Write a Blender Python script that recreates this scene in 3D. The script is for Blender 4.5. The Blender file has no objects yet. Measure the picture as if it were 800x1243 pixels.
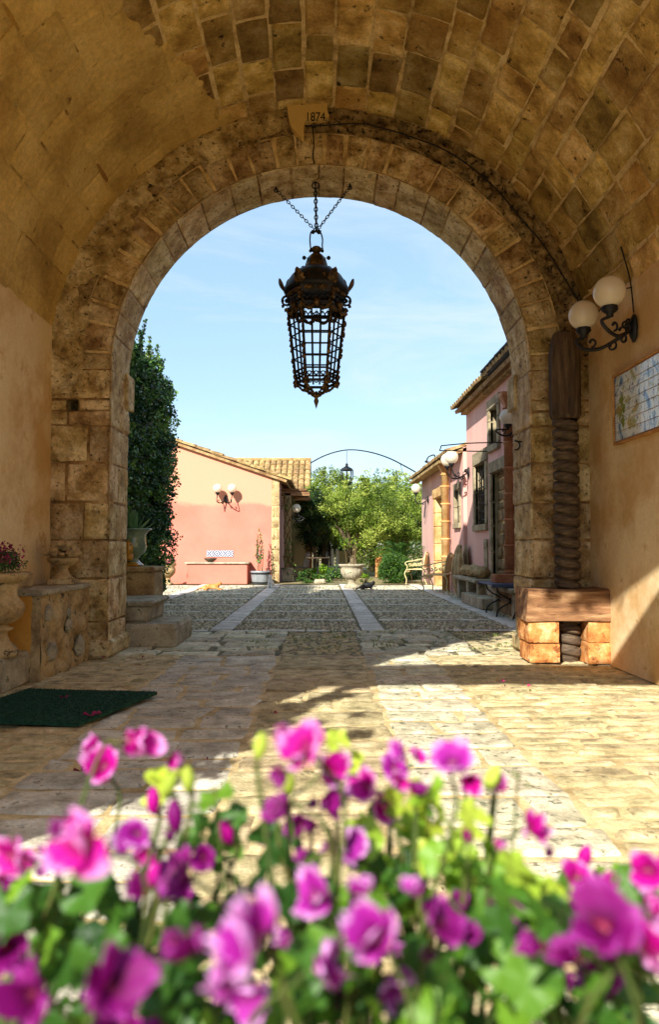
import bpy, math, random
import numpy as np
from mathutils import Vector, Matrix, noise
R = math.radians
PI = math.pi
rng = random.Random(7)
scene = bpy.context.scene
C = bpy.context.collection
V = Vector

# ------------------------------------------------------------------ camera
CAMZ = 1.05
cam_d = bpy.data.cameras.new('camera')
cam = bpy.data.objects.new('camera', cam_d)
C.objects.link(cam)
cam.location = (0, 0, CAMZ)
PITCH, YAW = math.atan(42.5/900), math.atan(10/900)
cam.rotation_euler = (PI/2 + PITCH, 0, -YAW)
cam_d.sensor_fit = 'VERTICAL'
cam_d.sensor_height = 36
cam_d.sensor_width = 24
cam_d.lens = 900/1243*36
cam_d.clip_end = 3000
cam_d.clip_start = 0.02
cam_d.dof.use_dof = True
cam_d.dof.focus_distance = 9.0
cam_d.dof.aperture_fstop = 4.6
scene.camera = cam
_cm = cam.rotation_euler.to_matrix()

def at(px, py, Y):
    """world point seen at photo pixel (px,py) standing at depth Y"""
    d = _cm @ Vector((px-400, 621.5-py, -900))
    k = Y/d.y
    return Vector((d.x*k, Y, CAMZ + d.z*k))

# ------------------------------------------------------------------ mesh builder
class MB:
    def __init__(s):
        s.v = []; s.f = []; s.m = []; s.r = []; s.sm = []
        s.cm = 0; s.cr = 0.5; s.cs = False
    def add(s, vs, fs, m=None, r=None, sm=None):
        o = len(s.v)
        s.v.extend([tuple(p) for p in vs])
        m = s.cm if m is None else m
        r = s.cr if r is None else r
        sm = s.cs if sm is None else sm
        for f in fs:
            s.f.append(tuple(i+o for i in f)); s.m.append(m); s.r.append(r); s.sm.append(sm)
        return o
    def box(s, x0, x1, y0, y1, z0, z1, b=0.0, jit=0.0, M=None, **k):
        if x1 < x0: x0, x1 = x1, x0
        if y1 < y0: y0, y1 = y1, y0
        if z1 < z0: z0, z1 = z1, z0
        b = min(b, (x1-x0)*.45, (y1-y0)*.45, (z1-z0)*.45)
        if b <= 0:
            vs = [(x, y, z) for x in (x0, x1) for y in (y0, y1) for z in (z0, z1)]
            fs = [(0,1,3,2),(4,6,7,5),(0,4,5,1),(2,3,7,6),(0,2,6,4),(1,5,7,3)]
        else:
            vs = []; idx = {}
            for i, (x, sx) in enumerate(((x0,1),(x1,-1))):
                for j, (y, sy) in enumerate(((y0,1),(y1,-1))):
                    for l, (z, sz) in enumerate(((z0,1),(z1,-1))):
                        idx[i,j,l] = len(vs)
                        vs += [(x, y+sy*b, z+sz*b), (x+sx*b, y, z+sz*b), (x+sx*b, y+sy*b, z)]
            q = idx; fs = []
            fs.append((q[0,0,0], q[0,0,1], q[0,1,1], q[0,1,0]))
            fs.append((q[1,0,0], q[1,1,0], q[1,1,1], q[1,0,1]))
            fs.append((q[0,0,0]+1, q[1,0,0]+1, q[1,0,1]+1, q[0,0,1]+1))
            fs.append((q[0,1,0]+1, q[0,1,1]+1, q[1,1,1]+1, q[1,1,0]+1))
            fs.append((q[0,0,0]+2, q[0,1,0]+2, q[1,1,0]+2, q[1,0,0]+2))
            fs.append((q[0,0,1]+2, q[1,0,1]+2, q[1,1,1]+2, q[0,1,1]+2))
            for i in (0,1):
                for j in (0,1):
                    fs.append((q[i,j,0], q[i,j,0]+1, q[i,j,1]+1, q[i,j,1]))
            for i in (0,1):
                for l in (0,1):
                    fs.append((q[i,0,l], q[i,0,l]+2, q[i,1,l]+2, q[i,1,l]))
            for j in (0,1):
                for l in (0,1):
                    fs.append((q[0,j,l]+1, q[0,j,l]+2, q[1,j,l]+2, q[1,j,l]+1))
            for c in q.values():
                fs.append((c, c+1, c+2))
        if jit:
            vs = [(x+rng.uniform(-jit, jit), y+rng.uniform(-jit, jit), z+rng.uniform(-jit, jit)) for x, y, z in vs]
        if M is not None:
            vs = [M @ Vector(p) for p in vs]
        return s.add(vs, fs, **k)
    def grid(s, fn, nu, nv, cu=False, cv=False, **k):
        vs = []
        NU = nu if cu else nu+1; NV = nv if cv else nv+1
        for i in range(NU):
            for j in range(NV):
                vs.append(fn(i/nu, j/nv))
        fs = []
        for i in range(nu):
            for j in range(nv):
                a = i*NV+j; b = ((i+1) % NU)*NV+j
                c = ((i+1) % NU)*NV+(j+1) % NV; d = i*NV+(j+1) % NV
                fs.append((a, b, c, d))
        return s.add(vs, fs, **k)
    def lathe(s, prof, c=(0,0,0), seg=24, fl=None, caps=True, M=None, ph=0, **k):
        """prof: list of (r,z); fl(a,r,z)->r"""
        vs = []
        for r, z in prof:
            for i in range(seg):
                a = 2*PI*i/seg + ph
                rr = fl(a, r, z) if fl else r
                vs.append(Vector((rr*math.cos(a), rr*math.sin(a), z)))
        n = len(prof); fs = []
        for j in range(n-1):
            for i in range(seg):
                i2 = (i+1) % seg
                fs.append((j*seg+i, j*seg+i2, (j+1)*seg+i2, (j+1)*seg+i))
        if caps:
            fs.append(tuple(range(seg))[::-1]); fs.append(tuple((n-1)*seg+i for i in range(seg)))
        c = Vector(c)
        vs = [((M @ p) if M is not None else p)+c for p in vs]
        return s.add(vs, fs, **k)
    def tube(s, pts, r, seg=8, caps=True, closed=False, flat=None, **k):
        pts = [Vector(p) for p in pts]
        n = len(pts)
        rs = r if isinstance(r, (list, tuple)) else [r]*n
        vs = []
        prev = None
        for i, p in enumerate(pts):
            if closed: t = pts[(i+1) % n]-pts[i-1]
            elif i == 0: t = pts[1]-pts[0]
            elif i == n-1: t = pts[-1]-pts[-2]
            else: t = pts[i+1]-pts[i-1]
            if t.length < 1e-9: t = Vector((0,0,1))
            t.normalize()
            if prev is None:
                up = Vector((0,0,1)) if abs(t.z) < .9 else Vector((1,0,0))
                a = t.cross(up).normalized()
            else:
                a = prev - t*prev.dot(t)
                if a.length < 1e-6: a = t.cross(Vector((0,0,1)))
                a.normalize()
            prev = a
            b = t.cross(a)
            for j in range(seg):
                an = 2*PI*j/seg
                vs.append(p + (a*math.cos(an) + b*math.sin(an)*(flat or 1))*rs[i])
        fs = []
        m = n if closed else n-1
        for i in range(m):
            i2 = (i+1) % n
            for j in range(seg):
                j2 = (j+1) % seg
                fs.append((i*seg+j, i*seg+j2, i2*seg+j2, i2*seg+j))
        if caps and not closed:
            fs.append(tuple(range(seg))[::-1]); fs.append(tuple((n-1)*seg+j for j in range(seg)))
        return s.add(vs, fs, **k)
    def sphere(s, c, r, nu=16, nv=10, sc=(1,1,1), nz=0, nsc=3, M=None, **k):
        c = Vector(c); vs = [Vector((0,0,-1))]; fs = []
        for j in range(1, nv):
            b = -PI/2 + PI*j/nv
            for i in range(nu):
                a = 2*PI*i/nu
                vs.append(Vector((math.cos(b)*math.cos(a), math.cos(b)*math.sin(a), math.sin(b))))
        vs.append(Vector((0,0,1)))
        for i in range(nu):
            fs.append((0, 1+(i+1) % nu, 1+i))
            fs.append((len(vs)-1, 1+(nv-2)*nu+i, 1+(nv-2)*nu+(i+1) % nu))
        for j in range(nv-2):
            for i in range(nu):
                a = 1+j*nu+i; b = 1+j*nu+(i+1) % nu
                fs.append((a, b, b+nu, a+nu))
        out = []
        for p in vs:
            h = 1 + (nz*noise.noise(p*nsc + c*3.1) if nz else 0)
            q = Vector((p.x*sc[0], p.y*sc[1], p.z*sc[2]))*r*h
            if M is not None: q = M @ q
            out.append(q + c)
        return s.add(out, fs, **k)
    def prism(s, poly, f0, f1, **k):
        """poly: 2D points; f0(p), f1(p): map to the two end faces"""
        n = len(poly)
        vs = [f0(p) for p in poly] + [f1(p) for p in poly]
        fs = [tuple(range(n))[::-1], tuple(range(n, 2*n))]
        for i in range(n):
            fs.append((i, (i+1) % n, n+(i+1) % n, n+i))
        return s.add(vs, fs, **k)
    def build(s, name, mat, parent=None, local=False, smooth=None):
        vs = np.array(s.v, dtype=np.float32).reshape(-1, 3)
        if parent is not None and not local:
            mi = world_of(parent).inverted()
            M3 = np.array([[mi[i][j] for j in range(3)] for i in range(3)], dtype=np.float32)
            t = np.array([mi[i][3] for i in range(3)], dtype=np.float32)
            vs = vs @ M3.T + t
        me = bpy.data.meshes.new(name)
        me.from_pydata([tuple(map(float, p)) for p in vs], [], s.f)
        mats = mat if isinstance(mat, (list, tuple)) else [mat]
        for m in mats: me.materials.append(m)
        n = len(me.polygons)
        if n == len(s.f):
            me.polygons.foreach_set('material_index', [min(i, len(mats)-1) for i in s.m])
            me.polygons.foreach_set('use_smooth', [bool(x) if smooth is None else smooth for x in s.sm])
            at_ = me.attributes.new('rnd', 'FLOAT', 'FACE')
            at_.data.foreach_set('value', s.r)
        me.update()
        o = bpy.data.objects.new(name, me)
        C.objects.link(o)
        if parent is not None: o.parent = parent
        return o

def world_of(o):
    m = o.matrix_basis.copy()
    p = o.parent
    while p is not None:
        m = p.matrix_basis @ m
        p = p.parent
    return m

def tag(o, label=None, cat=None, group=None, kind=None):
    if label: o['label'] = label
    if cat: o['category'] = cat
    if group: o['group'] = group
    if kind: o['kind'] = kind
    return o

def thing(name, label, cat, loc=(0,0,0), rz=0, group=None):
    o = bpy.data.objects.new(name, None)
    o.empty_display_size = .1
    C.objects.link(o)
    o.location = loc
    o.rotation_euler = (0, 0, rz)
    return tag(o, label, cat, group)

def kids(o):
    return [c for c in bpy.data.objects if c.parent == o]

def copy_tree(o, parent=None, loc=None, rz=None, label=None, group=None):
    c = o.copy(); C.objects.link(c)
    if parent is not None: c.parent = parent
    for ch in kids(o): copy_tree(ch, c)
    if loc is not None: c.location = loc
    if rz is not None: c.rotation_euler = (0, 0, rz)
    if label: c['label'] = label
    if group: c['group'] = group
    return c

def arc(c, r, a0, a1, n, ax=(1,0,0), ay=(0,0,1)):
    ax, ay, c = Vector(ax), Vector(ay), Vector(c)
    return [c + ax*(r*math.cos(R(a0+(a1-a0)*i/n))) + ay*(r*math.sin(R(a0+(a1-a0)*i/n))) for i in range(n+1)]

def spiral(c, r0, r1, a0, a1, n, ax=(1,0,0), ay=(0,0,1)):
    ax, ay, c = Vector(ax), Vector(ay), Vector(c)
    out = []
    for i in range(n+1):
        t = i/n; r = r0+(r1-r0)*t; a = R(a0+(a1-a0)*t)
        out.append(c + ax*(r*math.cos(a)) + ay*(r*math.sin(a)))
    return out

def curve(pts, n=8):
    """catmull-rom through the points"""
    P = [Vector(p) for p in pts]
    P = [P[0]*2-P[1]] + P + [P[-1]*2-P[-2]]
    out = []
    for i in range(1, len(P)-2):
        for j in range(n):
            t = j/n
            a, b, c, d = P[i-1], P[i], P[i+1], P[i+2]
            out.append(.5*((2*b) + (c-a)*t + (2*a-5*b+4*c-d)*t*t + (3*b-a-3*c+d)*t**3))
    out.append(P[-2])
    return out

def fbm(p, o=4):
    s = 0; a = .5; q = Vector(p)
    for _ in range(o):
        s += a*noise.noise(q); q = q*2.03; a *= .5
    return s

# masonry laid on a surface fn(u,v,h)
def masonry(mb, fn, u0, u1, vs, lmin, lmax, gap=.012, depth=.012, rough=.004, sub=.05, m=0, mm=1, jit=.004, seed=1,
            skip=None, depthf=None, edge=.012, stand=.006, vjit=0.0, mortar_h=None, end_jit=0, aligned=False, msub=.12):
    rg = random.Random(seed)
    bu = None
    for k in range(len(vs)-1):
        v0, v1 = vs[k], vs[k+1]
        if not aligned or bu is None:
            bu = [u0]; u = u0 + rg.uniform(lmin*.4, lmax)
            while u < u1 - lmin*.5:
                bu.append(u); u += rg.uniform(lmin, lmax)
            bu.append(u1)
        for i in range(len(bu)-1):
            a, b = bu[i], bu[i+1]
            if skip and skip((a+b)/2, (v0+v1)/2): continue
            D = depthf((a+b)/2, (v0+v1)/2) if depthf else 1.0
            g = gap*.5
            lu, lv = b-a, v1-v0
            nu = max(2, int(lu/sub)); nv = max(2, int(lv/sub))
            eu, ev = min(edge/lu, .25), min(edge/lv, .25)
            S = [0, eu] + [eu+(1-2*eu)*t/nu for t in range(1, nu)] + [1-eu, 1]
            T = [0, ev] + [ev+(1-2*ev)*t/nv for t in range(1, nv)] + [1-ev, 1]
            cj = [[rg.uniform(-jit, jit) for _ in range(4)] for _ in range(2)]
            off = rg.uniform(-stand, stand)*D
            tl1, tl2 = rg.uniform(-stand, stand)*.5*D, rg.uniform(-stand, stand)*.5*D
            pts = []
            for s_ in S:
                for t_ in T:
                    du = cj[0][0]*(1-s_)*(1-t_)+cj[0][1]*s_*(1-t_)+cj[0][2]*(1-s_)*t_+cj[0][3]*s_*t_
                    dv = cj[1][0]*(1-s_)*(1-t_)+cj[1][1]*s_*(1-t_)+cj[1][2]*(1-s_)*t_+cj[1][3]*s_*t_
                    uu = a+g+(lu-2*g)*s_+du; vv = v0+g+(lv-2*g)*t_+dv
                    P0 = Vector(fn(uu, vv, 0))
                    h = off + tl1*(2*s_-1) + tl2*(2*t_-1) + rough*2*fbm(P0*5+Vector((seed, 0, 0)), 4)
                    h -= rough*1.6*max(0, fbm(P0*11+Vector((0, seed*3, 0)), 2)-.18)*4
                    h = max(h, -.42*depth*D)
                    if s_ in (0, 1) or t_ in (0, 1): h = min(h, 0) - depth*D
                    pts.append(fn(uu+rg.uniform(-1, 1)*edge*.15, vv+rg.uniform(-1, 1)*edge*.15, h))
            nT = len(T); fs = []
            for x in range(len(S)-1):
                for y in range(nT-1):
                    fs.append((x*nT+y, (x+1)*nT+y, (x+1)*nT+y+1, x*nT+y+1))
            mb.add(pts, fs, m=m, r=rg.random(), sm=True)
    # mortar bed behind the joints
    mh = mortar_h if mortar_h is not None else -depth*.72
    nu = max(2, int((u1-u0)/msub)); nv = max(2, int((vs[-1]-vs[0])/msub))
    def mf(s_, t_):
        u = u0+(u1-u0)*s_; v = vs[0]+(vs[-1]-vs[0])*t_
        D = depthf(u, v) if depthf else 1.0
        P0 = Vector(fn(u, v, 0))
        return fn(u, v, mh*D + .28*depth*D*max(-1, min(1, 2*fbm(P0*6, 3))))
    mb.grid(mf, nu, nv, m=mm, r=.5, sm=True)

def courses(v0, v1, lo, hi, seed):
    rg = random.Random(seed); out = [v0]; v = v0
    while v < v1-hi:
        v += rg.uniform(lo, hi); out.append(v)
    if v1-out[-1] > hi*1.3: out.append((out[-1]+v1)/2)
    out.append(v1)
    return out

# many leaves in one mesh: centres Nx3
def leaves(name, cen, size, mat, parent, seed=1, asp=.5, nrm=None, bias=0.0, fold=.25, up=0.0, local=False, rr=None):
    g = np.random.default_rng(seed)
    cen = np.asarray(cen, dtype=np.float64); n = len(cen)
    d = g.normal(size=(n, 3)); d[:, 2] += up; d /= np.linalg.norm(d, axis=1, keepdims=True)
    nn = g.normal(size=(n, 3))
    if nrm is not None: nn = nn*(1-bias) + np.asarray(nrm)*bias*2
    nn -= d*np.sum(nn*d, axis=1, keepdims=True); nn /= np.linalg.norm(nn, axis=1, keepdims=True)+1e-9
    sd = np.cross(d, nn)
    L = size*g.uniform(.65, 1.25, size=(n, 1)); W = L*asp
    a = cen - d*L*.5; t = cen + d*L*.5
    l = cen + sd*W*.5 + nn*W*fold; r_ = cen - sd*W*.5 + nn*W*fold
    vs = np.stack([a, l, t, r_], axis=1).reshape(-1, 3)
    if parent is not None and not local:
        mi = world_of(parent).inverted()
        M3 = np.array([[mi[i][j] for j in range(3)] for i in range(3)]); tt = np.array([mi[i][3] for i in range(3)])
        vs = vs @ M3.T + tt
    me = bpy.data.meshes.new(name)
    me.vertices.add(4*n); me.loops.add(6*n); me.polygons.add(2*n)
    me.vertices.foreach_set('co', vs.astype(np.float32).ravel())
    b = np.arange(n)[:, None]*4
    li = np.concatenate([b+0, b+1, b+2, b+0, b+2, b+3], axis=1).ravel().astype(np.int32)
    me.loops.foreach_set('vertex_index', li)
    me.polygons.foreach_set('loop_start', np.arange(0, 6*n, 3, dtype=np.int32))
    me.polygons.foreach_set('loop_total', np.full(2*n, 3, dtype=np.int32))
    me.update(calc_edges=True)
    me.materials.append(mat)
    at_ = me.attributes.new('rnd', 'FLOAT', 'FACE')
    rv = g.random(n) if rr is None else np.clip(rr + g.uniform(-.2, .2, n), 0, 1)
    at_.data.foreach_set('value', np.repeat(rv, 2).astype(np.float32))
    me.validate()
    o = bpy.data.objects.new(name, me); C.objects.link(o)
    if parent is not None: o.parent = parent
    return o

def blob_points(centers, per, seed=1, shell=.55):
    """leaf centres gathered in clumps; centers: list of (x,y,z,r)"""
    g = np.random.default_rng(seed); out = []; tone = []
    for (x, y, z, r) in centers:
        k = max(4, int(per*r*r))
        d = g.normal(size=(k, 3)); d /= np.linalg.norm(d, axis=1, keepdims=True)
        rad = r*(shell + (1-shell)*g.random((k, 1)))*g.uniform(.75, 1.1, (k, 1))
        out.append(np.array([x, y, z]) + d*rad*np.array([1, 1, .85])); tone.append(np.full(k, g.random()))
    return np.concatenate(out), np.concatenate(tone)

# ------------------------------------------------------------------ materials
def lin(r, g, b):
    f = lambda c: (c/255/12.92) if c/255 <= .04045 else ((c/255+.055)/1.055)**2.4
    return (f(r), f(g), f(b), 1)

def new_mat(name):
    m = bpy.data.materials.new(name); m.use_nodes = True
    nt = m.node_tree; nt.nodes.clear()
    out = nt.nodes.new('ShaderNodeOutputMaterial'); b = nt.nodes.new('ShaderNodeBsdfPrincipled')
    nt.links.new(b.outputs[0], out.inputs[0])
    return m, nt, b, out

def MAT(name, cols, scale=3.0, rough=.85, bump=.3, bscale=30, dist=.01, rnd=0.0, spots=None, spot_scale=14, spot_amt=.58,
        metal=0.0, stretch=(1,1,1), fine=.22, spec=.3, hue=0.0, big=None, bigscale=.7, bigamt=.5, trans=0.0, detail=6, coat=0, sss=0, voro=None):
    m, nt, b, out = new_mat(name)
    N, L = nt.nodes.new, nt.links.new
    tc = N('ShaderNodeTexCoord'); mp = N('ShaderNodeMapping'); mp.inputs['Scale'].default_value = stretch
    L(tc.outputs['Object'], mp.inputs[0])
    n1 = N('ShaderNodeTexNoise'); n1.inputs['Scale'].default_value = scale; n1.inputs['Detail'].default_value = detail; n1.inputs['Roughness'].default_value = .62
    L(mp.outputs[0], n1.inputs['Vector'])
    rp = N('ShaderNodeValToRGB'); cr = rp.color_ramp
    n = len(cols)
    pos = [.34 + .34*i/max(1, n-1) for i in range(n)]
    while len(cr.elements) < n: cr.elements.new(.5)
    for e, p, c in zip(cr.elements, pos, cols): e.position = p; e.color = c
    L(n1.outputs['Fac'], rp.inputs[0])
    col = rp.outputs[0]
    if big is not None:
        nb = N('ShaderNodeTexNoise'); nb.inputs['Scale'].default_value = bigscale; nb.inputs['Detail'].default_value = 5; nb.inputs['Roughness'].default_value = .6
        L(tc.outputs['Object'], nb.inputs['Vector'])
        r2 = N('ShaderNodeValToRGB'); r2.color_ramp.elements[0].position = bigamt-.06; r2.color_ramp.elements[1].position = bigamt+.1
        L(nb.outputs['Fac'], r2.inputs[0])
        mx = N('ShaderNodeMix'); mx.data_type = 'RGBA'; mx.inputs[7].default_value = big
        L(r2.outputs[0], mx.inputs[0]); L(col, mx.inputs[6]); col = mx.outputs[2]
    if spots is not None:
        ns = N('ShaderNodeTexNoise'); ns.inputs['Scale'].default_value = spot_scale; ns.inputs['Detail'].default_value = 5; ns.inputs['Roughness'].default_value = .7
        L(mp.outputs[0], ns.inputs['Vector'])
        r3 = N('ShaderNodeValToRGB'); r3.color_ramp.elements[0].position = spot_amt; r3.color_ramp.elements[1].position = spot_amt+.07
        L(ns.outputs['Fac'], r3.inputs[0])
        mx = N('ShaderNodeMix'); mx.data_type = 'RGBA'; mx.inputs[7].default_value = spots
        L(r3.outputs[0], mx.inputs[0]); L(col, mx.inputs[6]); col = mx.outputs[2]
    hs = N('ShaderNodeHueSaturation')
    L(col, hs.inputs['Color'])
    nf = N('ShaderNodeTexNoise'); nf.inputs['Scale'].default_value = bscale; nf.inputs['Detail'].default_value = 6; nf.inputs['Roughness'].default_value = .7
    L(mp.outputs[0], nf.inputs['Vector'])
    mr = N('ShaderNodeMapRange'); mr.inputs[3].default_value = 1-fine; mr.inputs[4].default_value = 1+fine
    mr.inputs[1].default_value = .25; mr.inputs[2].default_value = .75
    L(nf.outputs['Fac'], mr.inputs[0]); val = mr.outputs[0]
    if rnd:
        a = N('ShaderNodeAttribute'); a.attribute_name = 'rnd'
        mr2 = N('ShaderNodeMapRange'); mr2.inputs[3].default_value = 1-rnd; mr2.inputs[4].default_value = 1+rnd
        L(a.outputs['Fac'], mr2.inputs[0])
        mu = N('ShaderNodeMath'); mu.operation = 'MULTIPLY'; L(val, mu.inputs[0]); L(mr2.outputs[0], mu.inputs[1]); val = mu.outputs[0]
        if hue:
            m3 = N('ShaderNodeMath'); m3.operation = 'MULTIPLY_ADD'; m3.inputs[1].default_value = 37.7; m3.inputs[2].default_value = 0
            L(a.outputs['Fac'], m3.inputs[0])
            m4 = N('ShaderNodeMath'); m4.operation = 'FRACT'; L(m3.outputs[0], m4.inputs[0])
            m5 = N('ShaderNodeMapRange'); m5.inputs[3].default_value = .5-hue; m5.inputs[4].default_value = .5+hue
            L(m4.outputs[0], m5.inputs[0]); L(m5.outputs[0], hs.inputs['Hue'])
    L(val, hs.inputs['Value'])
    L(hs.outputs[0], b.inputs['Base Color'])
    b.inputs['Roughness'].default_value = rough; b.inputs['Metallic'].default_value = metal
    b.inputs['Specular IOR Level'].default_value = spec
    if coat: b.inputs['Coat Weight'].default_value = coat; b.inputs['Coat Roughness'].default_value = .12
    if bump:
        bp = N('ShaderNodeBump'); bp.inputs['Strength'].default_value = bump; bp.inputs['Distance'].default_value = dist
        ad = N('ShaderNodeMath'); ad.operation = 'MULTIPLY_ADD'; ad.inputs[1].default_value = .6
        L(nf.outputs['Fac'], ad.inputs[0]); L(n1.outputs['Fac'], ad.inputs[2]); L(ad.outputs[0], bp.inputs['Height'])
        if spots is not None:
            ms_ = N('ShaderNodeMath'); ms_.operation = 'MULTIPLY_ADD'; ms_.inputs[1].default_value = -.35
            L(r3.outputs[0], ms_.inputs[0]); L(ad.outputs[0], ms_.inputs[2]); L(ms_.outputs[0], bp.inputs['Height'])
        L(bp.outputs[0], b.inputs['Normal'])
    if trans:
        tr = N('ShaderNodeBsdfTranslucent'); ms = N('ShaderNodeMixShader'); ms.inputs[0].default_value = trans
        L(hs.outputs[0], tr.inputs[0]); L(b.outputs[0], ms.inputs[1]); L(tr.outputs[0], ms.inputs[2]); L(ms.outputs[0], out.inputs[0])
    return m

def LEAFMAT(name, c0, c1, c2, trans=.35, rough=.5, spec=.35):
    m, nt, b, out = new_mat(name)
    N, L = nt.nodes.new, nt.links.new
    a = N('ShaderNodeAttribute'); a.attribute_name = 'rnd'
    rp = N('ShaderNodeValToRGB'); cr = rp.color_ramp; cr.elements.new(.5)
    for e, p, c in zip(cr.elements, (.05, .5, .95), (c0, c1, c2)): e.position = p; e.color = c
    L(a.outputs['Fac'], rp.inputs[0]); L(rp.outputs[0], b.inputs['Base Color'])
    b.inputs['Roughness'].default_value = rough; b.inputs['Specular IOR Level'].default_value = spec
    tr = N('ShaderNodeBsdfTranslucent'); ms = N('ShaderNodeMixShader'); ms.inputs[0].default_value = trans
    L(rp.outputs[0], tr.inputs[0]); L(b.outputs[0], ms.inputs[1]); L(tr.outputs[0], ms.inputs[2]); L(ms.outputs[0], out.inputs[0])
    return m
# ------------------------------------------------------------------ light
DX = .47; DZ = .73                                # shadow run: per metre forward, right and down
L_ = Vector((DX, 1, -DZ)).normalized()
EL = math.asin(-L_.z); ROT = math.atan2(-L_.x, -L_.y)
sun_d = bpy.data.lights.new('sun', 'SUN'); sun = bpy.data.objects.new('sun', sun_d); C.objects.link(sun)
sun_d.energy = 4.4; sun_d.angle = R(.55); sun_d.color = (1, .955, .86)
sun.rotation_euler = L_.to_track_quat('-Z', 'Y').to_euler()
sun.location = (-8, -16, 20)
w = bpy.data.worlds.new('World'); scene.world = w; w.use_nodes = True
nt = w.node_tree; nt.nodes.clear()
N, L = nt.nodes.new, nt.links.new
wo = N('ShaderNodeOutputWorld'); bg = N('ShaderNodeBackground'); sky = N('ShaderNodeTexSky')
sky.sky_type = 'NISHITA'; sky.sun_disc = False; sky.sun_elevation = EL; sky.sun_rotation = ROT
sky.air_density = 1.0; sky.dust_density = .15; sky.ozone_density = 1.0
bg.inputs[1].default_value = .115
# thin high cloud
tc = N('ShaderNodeTexCoord'); mp = N('ShaderNodeMapping'); mp.inputs['Scale'].default_value = (1.2, 1.2, 5.0)
mp.inputs['Rotation'].default_value = (0, R(14), 0)
n1 = N('ShaderNodeTexNoise'); n1.inputs['Scale'].default_value = 2.3; n1.inputs['Detail'].default_value = 8; n1.inputs['Roughness'].default_value = .58; n1.inputs['Distortion'].default_value = .6
rp = N('ShaderNodeValToRGB'); rp.color_ramp.elements[0].position = .48; rp.color_ramp.elements[1].position = .78
rp.color_ramp.elements[0].color = (.0, .0, .0, 1); rp.color_ramp.elements[1].color = (.75, .75, .75, 1)
mx = N('ShaderNodeMix'); mx.data_type = 'RGBA'; mx.inputs[7].default_value = (3.6, 4.0, 4.3, 1)
L(tc.outputs['Generated'], mp.inputs[0]); L(mp.outputs[0], n1.inputs['Vector']); L(n1.outputs['Fac'], rp.inputs[0]); L(rp.outputs[0], mx.inputs[0])
vl = N('ShaderNodeMix'); vl.data_type = 'RGBA'; vl.inputs[0].default_value = .62; vl.inputs[7].default_value = (1.95, 3.0, 3.9, 1)
L(sky.outputs[0], vl.inputs[6]); L(vl.outputs[2], mx.inputs[6]); L(mx.outputs[2], bg.inputs[0]); L(bg.outputs[0], wo.inputs[0])

scene.view_settings.view_transform = 'Standard'; scene.view_settings.look = 'None'
scene.view_settings.exposure = 1.15; scene.view_settings.gamma = 1
scene.render.engine = 'CYCLES'
cy = scene.cycles
cy.use_denoising = True; cy.max_bounces = 10; cy.diffuse_bounces = 7; cy.glossy_bounces = 3; cy.transmission_bounces = 6; cy.transparent_max_bounces = 8
cy.caustics_reflective = False; cy.caustics_refractive = False; cy.sample_clamp_indirect = 8
try: cy.denoiser = 'OPENIMAGEDENOISE'
except Exception: pass

# ------------------------------------------------------------------ materials
m_vault = MAT('vault_ashlar', [lin(128,98,48), lin(188,156,90), lin(224,200,144)], scale=3.6, bump=1, bscale=42, dist=.03, fine=.34, rnd=.42, hue=.010, spots=lin(60,40,20), spot_scale=9, spot_amt=.62, big=lin(156,118,56), bigscale=.8, bigamt=.55)
m_mortar = MAT('lime_mortar', [lin(150,122,76), lin(208,180,126), lin(228,206,158)], scale=6, bump=.8, bscale=60, dist=.01, fine=.3)
m_plvault = MAT('vault_plaster', [lin(170,138,74), lin(204,172,102), lin(222,194,128)], scale=1.5, bump=.9, bscale=26, dist=.03, fine=.25, rnd=.11, spots=lin(124,92,46), spot_scale=7, spot_amt=.64)
m_arch = MAT('arch_stone', [lin(116,88,50), lin(176,148,98), lin(214,190,142)], scale=5.5, bump=1, bscale=34, dist=.035, fine=.36, rnd=.22, hue=.01, spots=lin(70,52,32), spot_scale=26, spot_amt=.595, big=lin(228,208,166), bigscale=3.2, bigamt=.54)
m_pale = MAT('soffit_stone', [lin(150,120,78), lin(204,180,134), lin(232,216,178)], scale=5.5, bump=1, bscale=34, dist=.03, fine=.28, rnd=.14, hue=.008, spots=lin(126,100,66), spot_scale=24, spot_amt=.575, big=lin(190,158,106), bigscale=2.2, bigamt=.6)
m_rubble = MAT('rubble_core', [lin(112,92,60), lin(158,132,88), lin(196,170,122)], scale=9, bump=1, bscale=40, dist=.04, fine=.45, spots=lin(40,30,18), spot_scale=20, spot_amt=.55)
m_patch = MAT('date_plaster', [lin(206,174,104), lin(212,180,112)], scale=2, bump=.15, bscale=40, fine=.05)
m_ochre = MAT('ochre_render', [lin(222,194,148), lin(230,206,162), lin(236,214,174)], scale=1.6, bump=.5, bscale=30, dist=.012, fine=.10, big=lin(206,166,110), bigscale=1.3, bigamt=.52, spots=lin(206,170,116), spot_scale=3.2, spot_amt=.6)
m_ochre2 = MAT('amber_render', [lin(196,138,56), lin(208,152,68)], scale=2, bump=.25, bscale=38, dist=.006, fine=.08)
m_slab = MAT('paving_slab', [lin(168,160,134), lin(206,198,168), lin(228,222,196)], scale=6, bump=1, bscale=40, dist=.015, fine=.3, rnd=.2, hue=.012, spots=lin(132,134,110), spot_scale=16, spot_amt=.57)
m_pslab = MAT('pale_slab', [lin(168,162,150), lin(206,200,188), lin(224,219,208)], scale=5, bump=.6, bscale=40, dist=.008, rnd=.12, spots=lin(120,112,96), spot_scale=9, spot_amt=.6)
m_cob = MAT('cobble', [lin(142,128,94), lin(190,174,132), lin(216,202,162)], scale=7, bump=1, bscale=50, dist=.014, fine=.3, rnd=.16, hue=.01, spots=lin(120,110,86), spot_scale=6, spot_amt=.6)
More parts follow.
